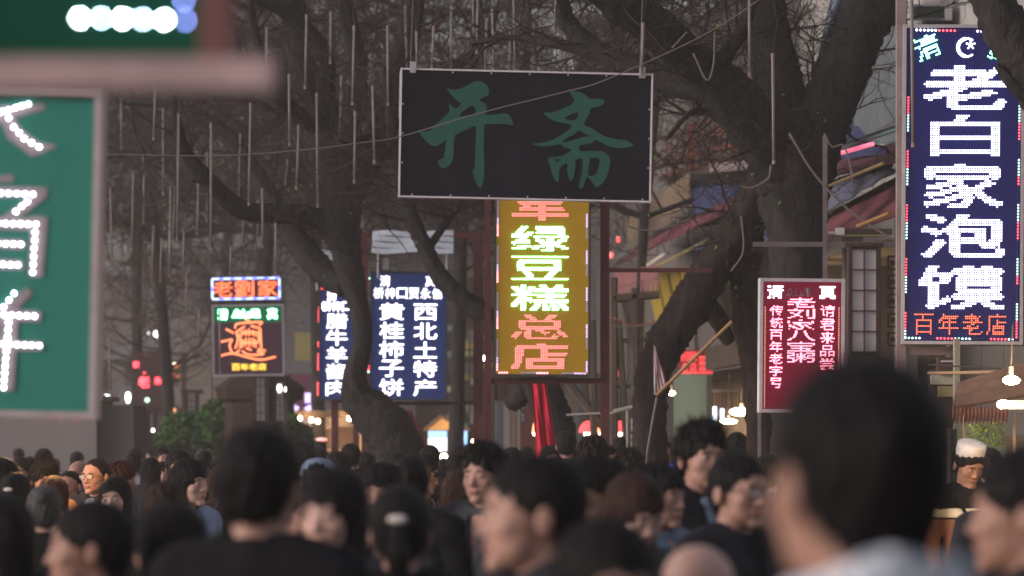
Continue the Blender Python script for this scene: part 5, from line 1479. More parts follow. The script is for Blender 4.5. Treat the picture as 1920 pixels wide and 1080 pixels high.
lattice('octagonal dark kiosk with two lit lattice windows under the noodle sign', 480, 708, 497, 790, 61, 2, 5, gap=1.3)
lattice('right hand lattice window box of the noodle sign kiosk', 518, 716, 532, 790, 61.2, 2, 5, gap=1.3)
WOODK = mat('wood_kiosk', (.028, .016, .013), .8, noise=.3, nscale=6)
single(MB().lathe((*P(487, YH, 62.5)[:2], 0), [(.62, 0), (.60, 2.5), (.72, 2.55), (.78, 2.75), (.5, 2.95), (.01, 3.0)], 8), 'kiosk', WOODK, 'dark octagonal wooden kiosk body behind the noodle sign foot', 'kiosk')
lattice('lattice window box right of the red lettered frame, beside the shrub', 352, 742, 366, 792, 72, 2, 5, gap=1.2)
lattice('warm lit lattice window nearest the green board', 162, 788, 171, 828, 78, 2, 5, PANEW, gap=1.0)
lattice('warm lit lattice window, second from the green board', 185, 772, 194, 828, 78.4, 2, 6, PANEW, gap=1.0)
lattice('pale lattice window, third from the green board', 212, 776, 224, 820, 78.8, 2, 5, PANE, gap=1.0)
lattice('narrow lattice window beside the white lantern', 312, 776, 318, 820, 79, 1, 5, PANE, gap=1.0)
lattice('narrow lattice window inside the red frame', 281, 776, 287, 812, 79.2, 1, 5, PANE, gap=1.0)

# stall at the far right: tile canopy, grey wall, bulbs
GREYW = mat('wall_grey_tile', (.15, .14, .135), .75, noise=.12, nscale=2)
o = P(1850, 700, 26.8); t = thing('tiled_wall', 'grey panelled wall behind the tiled canopy at the far right', 'wall', o); k = 26.8 / F
for i in range(3):
    for j in range(4):
        MB().box(((-32 + i * 42) * k, .02 * ((i + j) % 2) * .2, (30 - j * 42) * k), (41.2 * k, .05, 41.2 * k)).build('wall_panel', GREYW, t)
MB().box((-58 * k, -.05, -20 * k), (10 * k, .10, 170 * k)).build('pipe', mat('pipe_cream', (.24, .22, .17), .6), t)
o = P(1840, 770, 25.2); t = thing('tiled_canopy', 'small canopy with a hanging row of red-brown half-round tiles, far right', 'canopy', o); k = 25.2 / F
TILE = mat('tile_brick_red', (.16, .055, .04), .6, noise=.35, nscale=12); RF = mat('roof_felt', (.12, .07, .05), .8, noise=.35, nscale=8)
MB().sheet((-34 * k + .0, .30, 52 * k), (95 * k, .3, 92 * k), (95 * k, -.05, 30 * k), (-56 * k, -.05, 4 * k), 10, 3, .02).build('roof', RF, t)
for i in range(15):
    x = (-54 + i * 7.0) * k; b = MB()
    b.tube([(x, -.06, 6 * k), (x + .002, -.065, -8 * k), (x, -.06, -20 * k)], [2.8 * k, 3.2 * k, 2.0 * k], 7); b.build('tile', TILE, t, True)
    b = MB(); b.tube([(x + 2, -.1, 0), (x, -.06, -20 * k), (x, -.06, -27 * k)][1:], [2.1 * k, .1 * k], 6); b.build('tile_tip', TILE, t)
for x in (-32, 62): MB().box((x * k, 0, -.62), (4 * k, .04, 1.2)).build('post', mat('post_wood_pale', (.36, .25, .15), .6), t)
MB().box((10 * k, .1, -.5 - 60 * k), (90 * k, .02, .35)).build('notice', mat('notice_white', (.45, .42, .42), .7), t)
for i, ch in enumerate('羊肉'):
    pass
gl = thing('glass_screen', 'stall window with yellow-green leaves behind it, under the tiled canopy', 'window', P(1840, 830, 25.5)); k = 25.5 / F
MB().box((0, 0, 0), (90 * k, .02, 80 * k)).build('pane', mat('pane_green_grey', (.13, .16, .11), .2, emit=(.3, .35, .2), es=.10), gl)
rs = np.random.default_rng(5); n = 170
c = np.stack([rs.uniform(-40, 40, n) * k, rs.uniform(-.10, -.03, n), rs.uniform(-10, 38, n) * k], 1); a = rs.normal(0, 1, (n, 3)); a /= np.linalg.norm(a, axis=1)[:, None]; bb = np.cross(a, rs.normal(0, 1, (n, 3))); bb /= np.linalg.norm(bb, axis=1)[:, None]
s_ = .022
tag(obj('leaves', np_mesh('leaves', np.stack([c, c + (a + bb * .4) * s_, c + a * 2 * s_, c + (a - bb * .4) * s_], 1).reshape(-1, 3), np.arange(n * 4).reshape(-1, 4)), mat('leaf_yellow_green', (.22, .28, .05), .6), gl), kind='stuff')
lamp('bulb_lamp', 'bright warm bulb at the right edge, above the tiled canopy', P(1896, 713, 20.5), .026, 1, WARM, .25, energy=55, es=60, size=(1.8, 1, .9), emit=(1, .74, .45))
o = P(1880, 758, 20.3); t = thing('spot_lamp', 'white glowing lamp head on a grey arm, right edge over the tiled canopy', 'lamp', o); k = 20.3 / F
MB().ball((0, 0, 0), 1, 12, 8, (11 * k, .04, 8 * k)).build('bulb', mat('bulb_white', (.8, .8, .8), .4, emit=(1, .93, .85), es=8), t, True)
MB().box((26 * k, .02, -1 * k), (36 * k, .06, 14 * k)).build('arm', mat('arm_grey', (.13, .13, .14), .6), t)
ld = bpy.data.lights.new('bulb_light', 'POINT'); ld.energy = 60; ld.color = WARM; ld.shadow_soft_size = .05
lo = bpy.data.objects.new('bulb_light', ld); COL.objects.link(lo); lo.parent = t; lo.location = (0, -.12, -.02)
for i, (ya, yb, lb_) in enumerate(((700, 697, 'upper grey pipe crossing under the tall blue sign'), (684, 694, 'thin dark cable under the tall blue sign'))):
    single(MB().bar(P(1740, ya, 26), P(1925, yb, 25.6), .012 if i == 0 else .006, 6), 'pipe' if i == 0 else 'cable', (WARMW, WIRED)[i], lb_, 'pipe' if i == 0 else 'cable')
o = P(1760, 690, 27.8); t = thing('wall_cabinet', 'dark wall cabinet with a white sheet below it, under the tall blue sign', 'cabinet', o); k = 27.8 / F
MB().box((14 * k, 0, 4 * k), (34 * k, .15, 32 * k)).build('cabinet', WALLB, t); MB().box((14 * k, -.08, 12 * k), (24 * k, .01, 3 * k)).build('trim', ALUP, t)
MB().box((6 * k, .02, -22 * k), (42 * k, .1, 18 * k)).build('sheet', mat('sheet_cream', (.42, .40, .34), .7), t); MB().box((14 * k, .02, -44 * k), (30 * k, .1, 20 * k)).build('sheet', mat('sheet_yellow', (.30, .26, .12), .7), t)
MB().box((6 * k, .06, -58 * k), (46 * k, .06, 110 * k)).build('back_board', WALLB, t)

# ---- deep middle: lit shops
def lit_panel(t, name, x0, y0, x1, y1, Y, m, d=.05, o=None):
    p, q = P(x0, y0, Y), P(x1, y1, Y); c = (p + q) / 2 - o
    return MB().box(c, (abs(q[0] - p[0]), d, abs(q[2] - p[2]))).build(name, m, t)
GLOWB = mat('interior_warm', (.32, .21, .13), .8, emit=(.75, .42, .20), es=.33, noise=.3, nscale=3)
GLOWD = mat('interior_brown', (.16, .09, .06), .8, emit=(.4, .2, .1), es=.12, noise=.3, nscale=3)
o = P(620, 1000, 66); t = thing('food_shop', 'warm lit open shop front behind the posts of the narrow blue sign', 'shop', o)
lit_panel(t, 'back_wall', 545, 782, 680, 1040, 67, GLOWB, .1, o)
for x0, y0, x1, y1, m in ((568, 786, 590, 802, ALUP), (594, 786, 616, 800, ALUP), (652, 782, 664, 800, ALUP), (560, 804, 620, 842, GLOWD), (630, 800, 668, 842, GLOWD), (672, 776, 684, 850, GLOWB)):
    lit_panel(t, 'shelf_panel', x0, y0, x1, y1, 66.6, m, .08, o)
lit_panel(t, 'roof', 540, 770, 690, 783, 66, WALLB, .8, o); lit_panel(t, 'counter', 545, 846, 680, 1040, 66, WALLB, .5, o)
for i, x in enumerate((562, 584, 596, 655, 707)):
    lamp('bulb_lamp', ['far warm bulb, leftmost over the lit shop front', 'far warm bulb, second over the lit shop front', 'far warm bulb, third over the lit shop front', 'far warm bulb by the maroon post', 'far warm bulb beside the crooked trunk'][i], P(x, 784 + (i % 3) * 3, 65.5 if x < 700 else 60), .04, 1, WARM, .12, energy=(30 if i in (0, 3) else None), es=9, emit=(1, .7, .4))
lamp('stall_umbrella', 'small pink glowing lamp shade over the crowd, left of the maroon post', P(603, 824, 60), .03, 1, (1, .3, .25), .2, es=1.2, size=(3.2, 3.2, .9))
# gabled stall with screens
o = P(838, 1000, 58); t = thing('gabled_stall', 'little stall with an orange lit gable roof and blue-white screens', 'stall', o)
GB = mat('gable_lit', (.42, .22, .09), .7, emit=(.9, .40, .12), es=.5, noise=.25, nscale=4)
a, b_, c = P(800, 806, 58) - o, P(828, 784, 58) - o, P(876, 806, 58) - o
bk = np.array((0, .9, 0))
MB().add([a, b_, c, a + bk, b_ + bk, c + bk], [(0, 2, 1), (3, 4, 5), (0, 1, 4, 3), (1, 2, 5, 4), (2, 0, 3, 5)]).build('gable', GB, t)
MB().bar(a + np.array((-.04, -.03, -.01)), b_ + np.array((0, -.03, .03)), .03, 5).build('rafter', GLOWD, t); MB().bar(b_ + np.array((0, -.03, .03)), c + np.array((.04, -.03, -.01)), .03, 5).build('rafter', GLOWD, t)
for x0, y0, x1, y1, m in ((803, 808, 838, 820, mat('screen_sky', (.3, .5, .7), .4, emit=(.30, .55, .95), es=1.1)), (803, 821, 838, 846, mat('screen_milk', (.7, .75, .8), .4, emit=(.80, .85, 1), es=1.3)), (860, 808, 876, 834, mat('screen_sky', (.3, .5, .7), .4)), (842, 810, 857, 846, GLOWB)):
    lit_panel(t, 'screen', x0, y0, x1, y1, 58.2, m, .05, o)
lit_panel(t, 'counter', 798, 848, 880, 1040, 58.2, WALLB, .5, o)
for x in (800, 840, 858, 879): lit_panel(t, 'post', x - 1.2, 806, x + 1.2, 1040, 58.1, DARKSTEEL, .05, o)
lamp('bulb_lamp', 'white bulb low in the gabled stall', P(832, 858, 57), .06, 1, WARM, .0, es=9, emit=(1, .8, .65))
lamp('bulb_lamp', 'small warm bulb right of the maroon post', P(907, 829, 56), .045, 1, WARM, .1, es=9, emit=(1, .8, .6)); lamp('bulb_lamp', 'small warm bulb right of the gabled stall', P(888, 828, 56.5), .035, 1, WARM, .1, es=6, emit=(1, .75, .5))
# stacked shop front behind the tree stems (greens, yellows)
o = P(860, 1000, 62); t = thing('food_shop', 'dim stacked shop fronts with greenish and yellow boards, between the blue and mustard signs', 'shop', o)
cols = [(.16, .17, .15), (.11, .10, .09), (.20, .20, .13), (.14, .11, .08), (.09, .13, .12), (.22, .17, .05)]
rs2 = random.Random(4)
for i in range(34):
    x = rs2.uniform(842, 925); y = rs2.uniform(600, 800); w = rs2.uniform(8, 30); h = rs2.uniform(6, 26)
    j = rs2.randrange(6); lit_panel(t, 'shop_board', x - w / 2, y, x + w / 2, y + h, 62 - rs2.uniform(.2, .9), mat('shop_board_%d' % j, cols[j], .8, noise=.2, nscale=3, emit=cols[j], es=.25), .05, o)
lit_panel(t, 'wall', 780, 520, 950, 1040, 62.6, WALLB, .2, o)
for i in range(8): lit_panel(t, 'post', 846 + i * 11, 620, 849 + i * 11, 1040, 61.0, WOOD, .08, o)
for x, y, s in ((907, 670, 'upper'), (912, 674, 'lower')): lamp('spot_lamp', f'small white spot lamp left of the mustard sign foot, {s}', P(x, y, 50), .035, 1, (1, .95, .9), .1, es=5, size=(1.5, 1, .7))
# plank shutter and frames behind the drape
o = P(1095, 1000, 47); t = thing('plank_wall', 'grey horizontal plank wall behind the lamp shades', 'wall', o)
for j in range(18): lit_panel(t, 'plank', 1058, 700 + j * 8.4, 1130, 707.2 + j * 8.4, 47, mat('plank_grey', (.14, .12, .10), .85, noise=.3, nscale=7), .04 + .01 * (j % 2), o)
lit_panel(t, 'frame_post', 1083, 690, 1090, 1050, 46.9, mat('frame_slate', (.10, .11, .13), .7), .1, o)
lit_panel(t, 'base_board', 1058, 852, 1130, 1050, 47, WALLB, .1, o)
o = P(950, 1000, 50); t = thing('door_frames', 'dark doorway and slate columns left of the red drape', 'doorway', o)
for x0, y0, x1, y1, m in ((928, 714, 932, 1050, mat('frame_slate', (.10, .11, .13), .7)), (932, 752, 942, 1050, mat('column_slate', (.06, .075, .10), .7)), (944, 756, 956, 1050, mat('column_grey', (.17, .16, .165), .8)), (958, 756, 968, 1050, mat('column_brown', (.13, .10, .085), .8)), (970, 756, 975, 1050, mat('column_grey', (.17, .16, .165), .8)), (976, 762, 996, 1050, MAROON), (928, 712, 960, 752, WOOD)):
    lit_panel(t, 'column', x0, y0, x1, y1, 50, m, .15, o)
lit_panel(t, 'wall', 900, 690, 1066, 1050, 50.6, WALLB, .2, o)
bq = Board('hanging_plaque', 'narrow dark blue plaque with pale characters, left of the red drape', 'sign', (977, 760, 984, 790), 49, face=mat('plaque_blue', (.03, .035, .08), .6), frame=None, depth=.05)
for i, ch in enumerate('牛羊肉店'): bq.solid(ch, 978, 762 + i * 7, 983, 768 + i * 7, mat('plaque_print', (.3, .3, .36), .7), bold=.03, h=.003, name='printed_character')
# red drapes
DR = mat('drape_red', (.42, .018, .045), .75, noise=.12, nscale=5); DR2 = mat('drape_wine', (.15, .025, .045), .8, noise=.15, nscale=5)
def drape(label, q, m, Y):
    o = P(*q[3], Y); q = [P(*p, Y) - o for p in q]
    t = thing('drape', label, 'cloth', o)
    MB().sheet(q[0], q[1], q[2], q[3], 28, 16, .008, lambda u, v, n: n * (.022 * math.sin(u * 13 + v * 2) + .010 * math.sin(u * 29 - v * 3))).build('cloth', m, t, True)
drape('bright red cloth drape hanging down under the mustard sign', [(995, 712), (1024, 712), (1048, 864), (1006, 864)], DR, 36.5)
drape('dark wine red drape beside the crooked trunk', [(762, 770), (772, 770), (806, 850), (792, 850)], DR2, 46)
# lamp shades
SHD = mat('shade_red_lit', (.5, .05, .05), .6, emit=(1, .07, .08), es=1.3); SHL = mat('shade_orange_lit', (.6, .2, .1), .6, emit=(1, .32, .16), es=1.5)
for x, w, lb_ in ((1004, 13, 'red glowing lamp shade left of the red drape'), (1102, 34, 'widest red glowing lamp shade, above the curly dark head'), (1128, 22, 'orange-red lamp shade behind the sign post'), (1162, 28, 'red glowing lamp shade right of the sign post')):
    Y = 44; k = Y / F; o = P(x, 811, Y); t = thing('pendant_lamp', lb_, 'lamp', o, group='red shop lamps'); r = w * k / 2
    b = MB(); b.lathe((0, 0, 0), [(r, 0), (r * .97, .03), (r * .78, .085), (r * .42, .125), (r * .1, .14)], 18); b.build('lamp_shade', SHL if x in (1004, 1128) else SHD, t, True)
    MB().bar((0, 0, .13), (0, 0, .75), .006, 5).build('cord', WIRED, t)
    MB().ball((0, 0, -.01), .035 if x != 1102 else .05, 10, 7).build('bulb', mat('bulb_soft', (.8, .8, .8), .4, emit=(1, .8, .6), es=6), t)

# ---- left distance
WAG = mat('wall_smoggy_grey', (.19, .175, .175), .9, noise=.12, nscale=1.0)
o = P(60, YH, 58); o[2] = 0; t = thing('grey_building', 'low plain grey plastered building under the green board', 'building', o)
MB().box((-1.0, 1.2, 1.24), (4.05, 2.4, 2.48)).build('wall', WAG, t); MB().box((-1.0, 1.2, 2.52), (4.25, 2.6, .08)).build('roof_slab', mat('slab_pinkgrey', (.20, .18, .19), .9), t)
MB().box((1.15, 1.2, 1.2), (.9, 2.0, 2.4)).build('annex', mat('wall_dark_grey', (.085, .08, .082), .9), t)
# tiered roof hall far behind
o = P(330, YH, 118); o[2] = 0; t = thing('roofed_hall', 'grey-roofed traditional hall with orange lit eaves, far behind the twigs at left', 'building', o); k = 118 / F
ROOFG = mat('roof_tile_grey', (.12, .12, .12), .8, noise=.2, nscale=3)
def hip(z0, z1, w0, w1, d0, d1, nm):
    b = MB(); V = []
    for z, w, d in ((z0 - .1, w0 * .9, d0 * .9), (z0, w0, d0), (z0 * .6 + z1 * .4, w0 * .55 + w1 * .45 - .1, d0 * .5 + d1 * .5), (z1, w1, d1)):
        V += [(-w / 2, -d / 2, z), (w / 2, -d / 2, z), (w / 2, d / 2, z), (-w / 2, d / 2, z)]
    Fs = [(i * 4 + j, i * 4 + (j + 1) % 4, i * 4 + 4 + (j + 1) % 4, i * 4 + 4 + j) for i in range(3) for j in range(4)] + [(0, 3, 2, 1), (12, 13, 14, 15)]
    b.add(V, Fs).build(nm, ROOFG, t)
MB().box((0, 0, 2.3), (3.0, 3, 4.6)).build('wall', WALLB, t); hip(4.55, 5.9, 4.4, .8, 4.2, .8, 'roof'); hip(3.1, 3.7, 4.2, 3.05, 4.2, 3.1, 'roof')
for z in (5.5 - 1.15, 5.2 - 1.15): MB().box((0, -1.56, z), (2.4, .06, .10)).build('eave_light', mat('eave_glow', (.4, .15, .08), .7, emit=(1, .25, .08), es=.45), t)
for i in range(5): MB().ball((.1 + i * .25, -1.66, 4.42), .035, 8, 6).build('eave_bulb', mat('bulb_soft', (.8, .8, .8), .4), t)
for i, (x, y, Y, r, sz, lb_) in enumerate(((256, 597, 90, .09, (1, 1, 1.1), 'white double lamp on a tree, upper half'), (257, 611, 90, .09, (1.1, 1, .9), 'white double lamp on a tree, lower half'), (294, 626, 90, .08, (.9, 1, 1), 'white lamp right of the double lamp'), (279, 626, 90, .035, (.8, 1, 1.8), 'faint small lamp beside the double lamp'),
      (200, 750, 76, .10, (1, 1, 1.1), 'round white lamp right of the green board foot'), (240, 745, 76, .07, (.7, 1, 1.7), 'tilted white lamp left of the red lettered frame'), (325, 790, 70, .085, (1, 1, 1.5), 'white lantern left of the big shrub'), (325, 770, 70, .06, (.8, 1, 1.1), 'orange cap lamp over the white lantern'),
      (243, 801, 74, .05, (1, 1, 1), 'small white bulb over the small shrub'), (287, 807, 74, .03, (1, 1, 1), 'tiny white bulb inside the red frame'), (256, 808, 74, .07, (.8, 1, 1), 'red glow lamp over the small shrub'), (264, 825, 74, .05, (1.8, 1, .7), 'violet glow lamp at the edge of the small shrub'),
      (524, 728, 60.5, .035, (1, 1, 2), 'white lamp on the kiosk under the noodle sign'), (534, 730, 60.5, .022, (1, 1, 2), 'small white lamp at the kiosk corner'))):
    c = (1, .97, .92)
    if 'orange' in lb_: c = (1, .35, .12)
    if 'red glow' in lb_: c = (1, .12, .15)
    if 'violet' in lb_: c = (.6, .15, 1)
    lamp('street_lamp' if Y > 80 else 'lamp', lb_, P(x, y, Y), r, 1, c, .3, es=(4.5 if c[2] > .9 else 1.1) * (.35 if 'faint' in lb_ else 1) + .003 * i, size=sz, emit=c)
# blue hanging banners, pale wall
for i, (x, lb_) in enumerate(((398, 'left'), (427, 'right'))):
    bq = Board('banner', f'dark blue banner above the big shrub, {lb_} one', 'banner', (x - 10, 748, x + 9, 786), 75, face=mat('banner_indigo', (.035, .035, .09), .8), frame=None, depth=.03)
single(MB().box(P(440, 760, 86), (2.6, .4, 4.2)), 'partition', mat('wall_cream_dim', (.19, .17, .145), .9, noise=.2, nscale=1), 'cream wall strip behind the big shrub', 'wall')
single(MB().box(P(560, 650, 84) , (1.6, .4, 5.6)), 'partition', mat('wall_ash', (.15, .145, .15), .9, noise=.2, nscale=1), 'ash grey wall right of the noodle sign', 'wall')
single(MB().box(P(575, 650, 78), (.5, .2, .6)), 'shop_window', mat('window_amber', (.15, .12, .06), .6, emit=(.5, .4, .15), es=.08), 'dull amber window between the noodle sign and the slanting stem', 'window')
# far street walls closing the view
FAR = mat('far_wall', (.12, .108, .105), .95, noise=.35, nscale=.5)
for i, (x, y, Y, w, z, lb_) in enumerate(((150, 0, 122, 8, 7.5, 'far grey house at the left end of the street'), (380, 0, 126, 4.5, 8.4, 'far narrow grey house behind the noodle sign'), (620, 0, 104, 5.2, 7.2, 'far grey house behind the crooked tree'), (830, 0, 98, 4.2, 9.5, 'far tall grey house behind the black board'), (1060, 0, 90, 4.4, 10.5, 'far tall house behind the mustard sign'), (1280, 0, 80, 4.5, 11, 'far house behind the balcony'))):
    o = P(x, YH, Y); o[2] = 0; t = thing('far_house', lb_, 'building', o)
    MB().box((0, 2, z / 2), (w, 4, z)).build('wall', FAR, t); MB().box((0, 2, z + .1), (w + .4, 4.5, .2)).build('roof', ROOFG, t)
    for a in range(int(w / 1.3)):
        for b_ in range(1, int(z / 1.9)):
            wd = MB().box((-w / 2 + .7 + a * 1.3, -.02, b_ * 1.9 + .3), (.6, .08, .8)).build('window', mat('window_dark', (.02, .022, .025), .15), t)
# shrubs
def shrub(label, px, py, w, h, Y, n=5200):
    """dense clipped shrub: thousands of small leaves on a lumpy crown"""
    k = Y / F; o = P(px, YH, Y); o[2] = 0; top = P(px, py, Y)[2]; rx = w * k / 2; rz = max(h * k, .5); rs = np.random.default_rng(int(px))
    t = thing('shrub', label, 'shrub', o)
    d = rs.normal(0, 1, (n, 3)); d /= np.linalg.norm(d, axis=1)[:, None]; d[:, 2] = np.abs(d[:, 2]) * 1.0
    rr = 1 + .07 * np.sin(d[:, 0] * 9 + px) + .05 * np.sin(d[:, 2] * 13) + rs.uniform(-.16, .05, n)
    zc = top - rz
    c = d * rr[:, None] * np.array((rx, rx * .8, rz)) + np.array((0, 0, zc))
    low = rs.random(n) < .3; c[low, 2] = rs.uniform(.2, max(.3, zc), low.sum())
    a = d * .5 + rs.normal(0, .7, (n, 3)); a /= np.linalg.norm(a, axis=1)[:, None]; b2 = np.cross(a, rs.normal(0, 1, (n, 3))); b2 /= np.linalg.norm(b2, axis=1)[:, None]
    s = rs.uniform(.03, .06, (n, 1))
    m = mat('shrub_leaf', (.045, .11, .028), .7, noise=.6, nscale=5)
    tag(obj('leaves', np_mesh('leaves', np.stack([c, c + (a + b2 * .6) * s, c + a * 2 * s, c + (a - b2 * .6) * s], 1).reshape(-1, 3), np.arange(n * 4).reshape(-1, 4)), m, t), kind='stuff')
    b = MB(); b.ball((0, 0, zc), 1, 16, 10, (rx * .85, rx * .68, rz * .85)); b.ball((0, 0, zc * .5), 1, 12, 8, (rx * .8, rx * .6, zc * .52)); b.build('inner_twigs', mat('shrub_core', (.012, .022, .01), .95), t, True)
shrub('big round green shrub under the noodle sign', 430, 760, 250, 74, 64, 20000)
shrub('green shrub at the right foot of the noodle sign kiosk', 540, 784, 84, 60, 62, 7000)
shrub('small green shrub at far left below the small bulbs', 232, 818, 62, 34, 72, 3000)
# lamp over the food stall hidden by the green board: its light falls on the left-hand faces
lamp('bulb_lamp', 'bare warm bulb over the left food stall, behind the green board', P(70, 640, 22.2), .05, 1, (1.0, .50, .17), .8, energy=120, es=40)
bulb_wire = cable([(-900, 470), (-300, 520), (70, 510), (160, 505), (176, 500)], 22.2, 'wire along which the bulb behind the green board hangs', .006, WIRED)
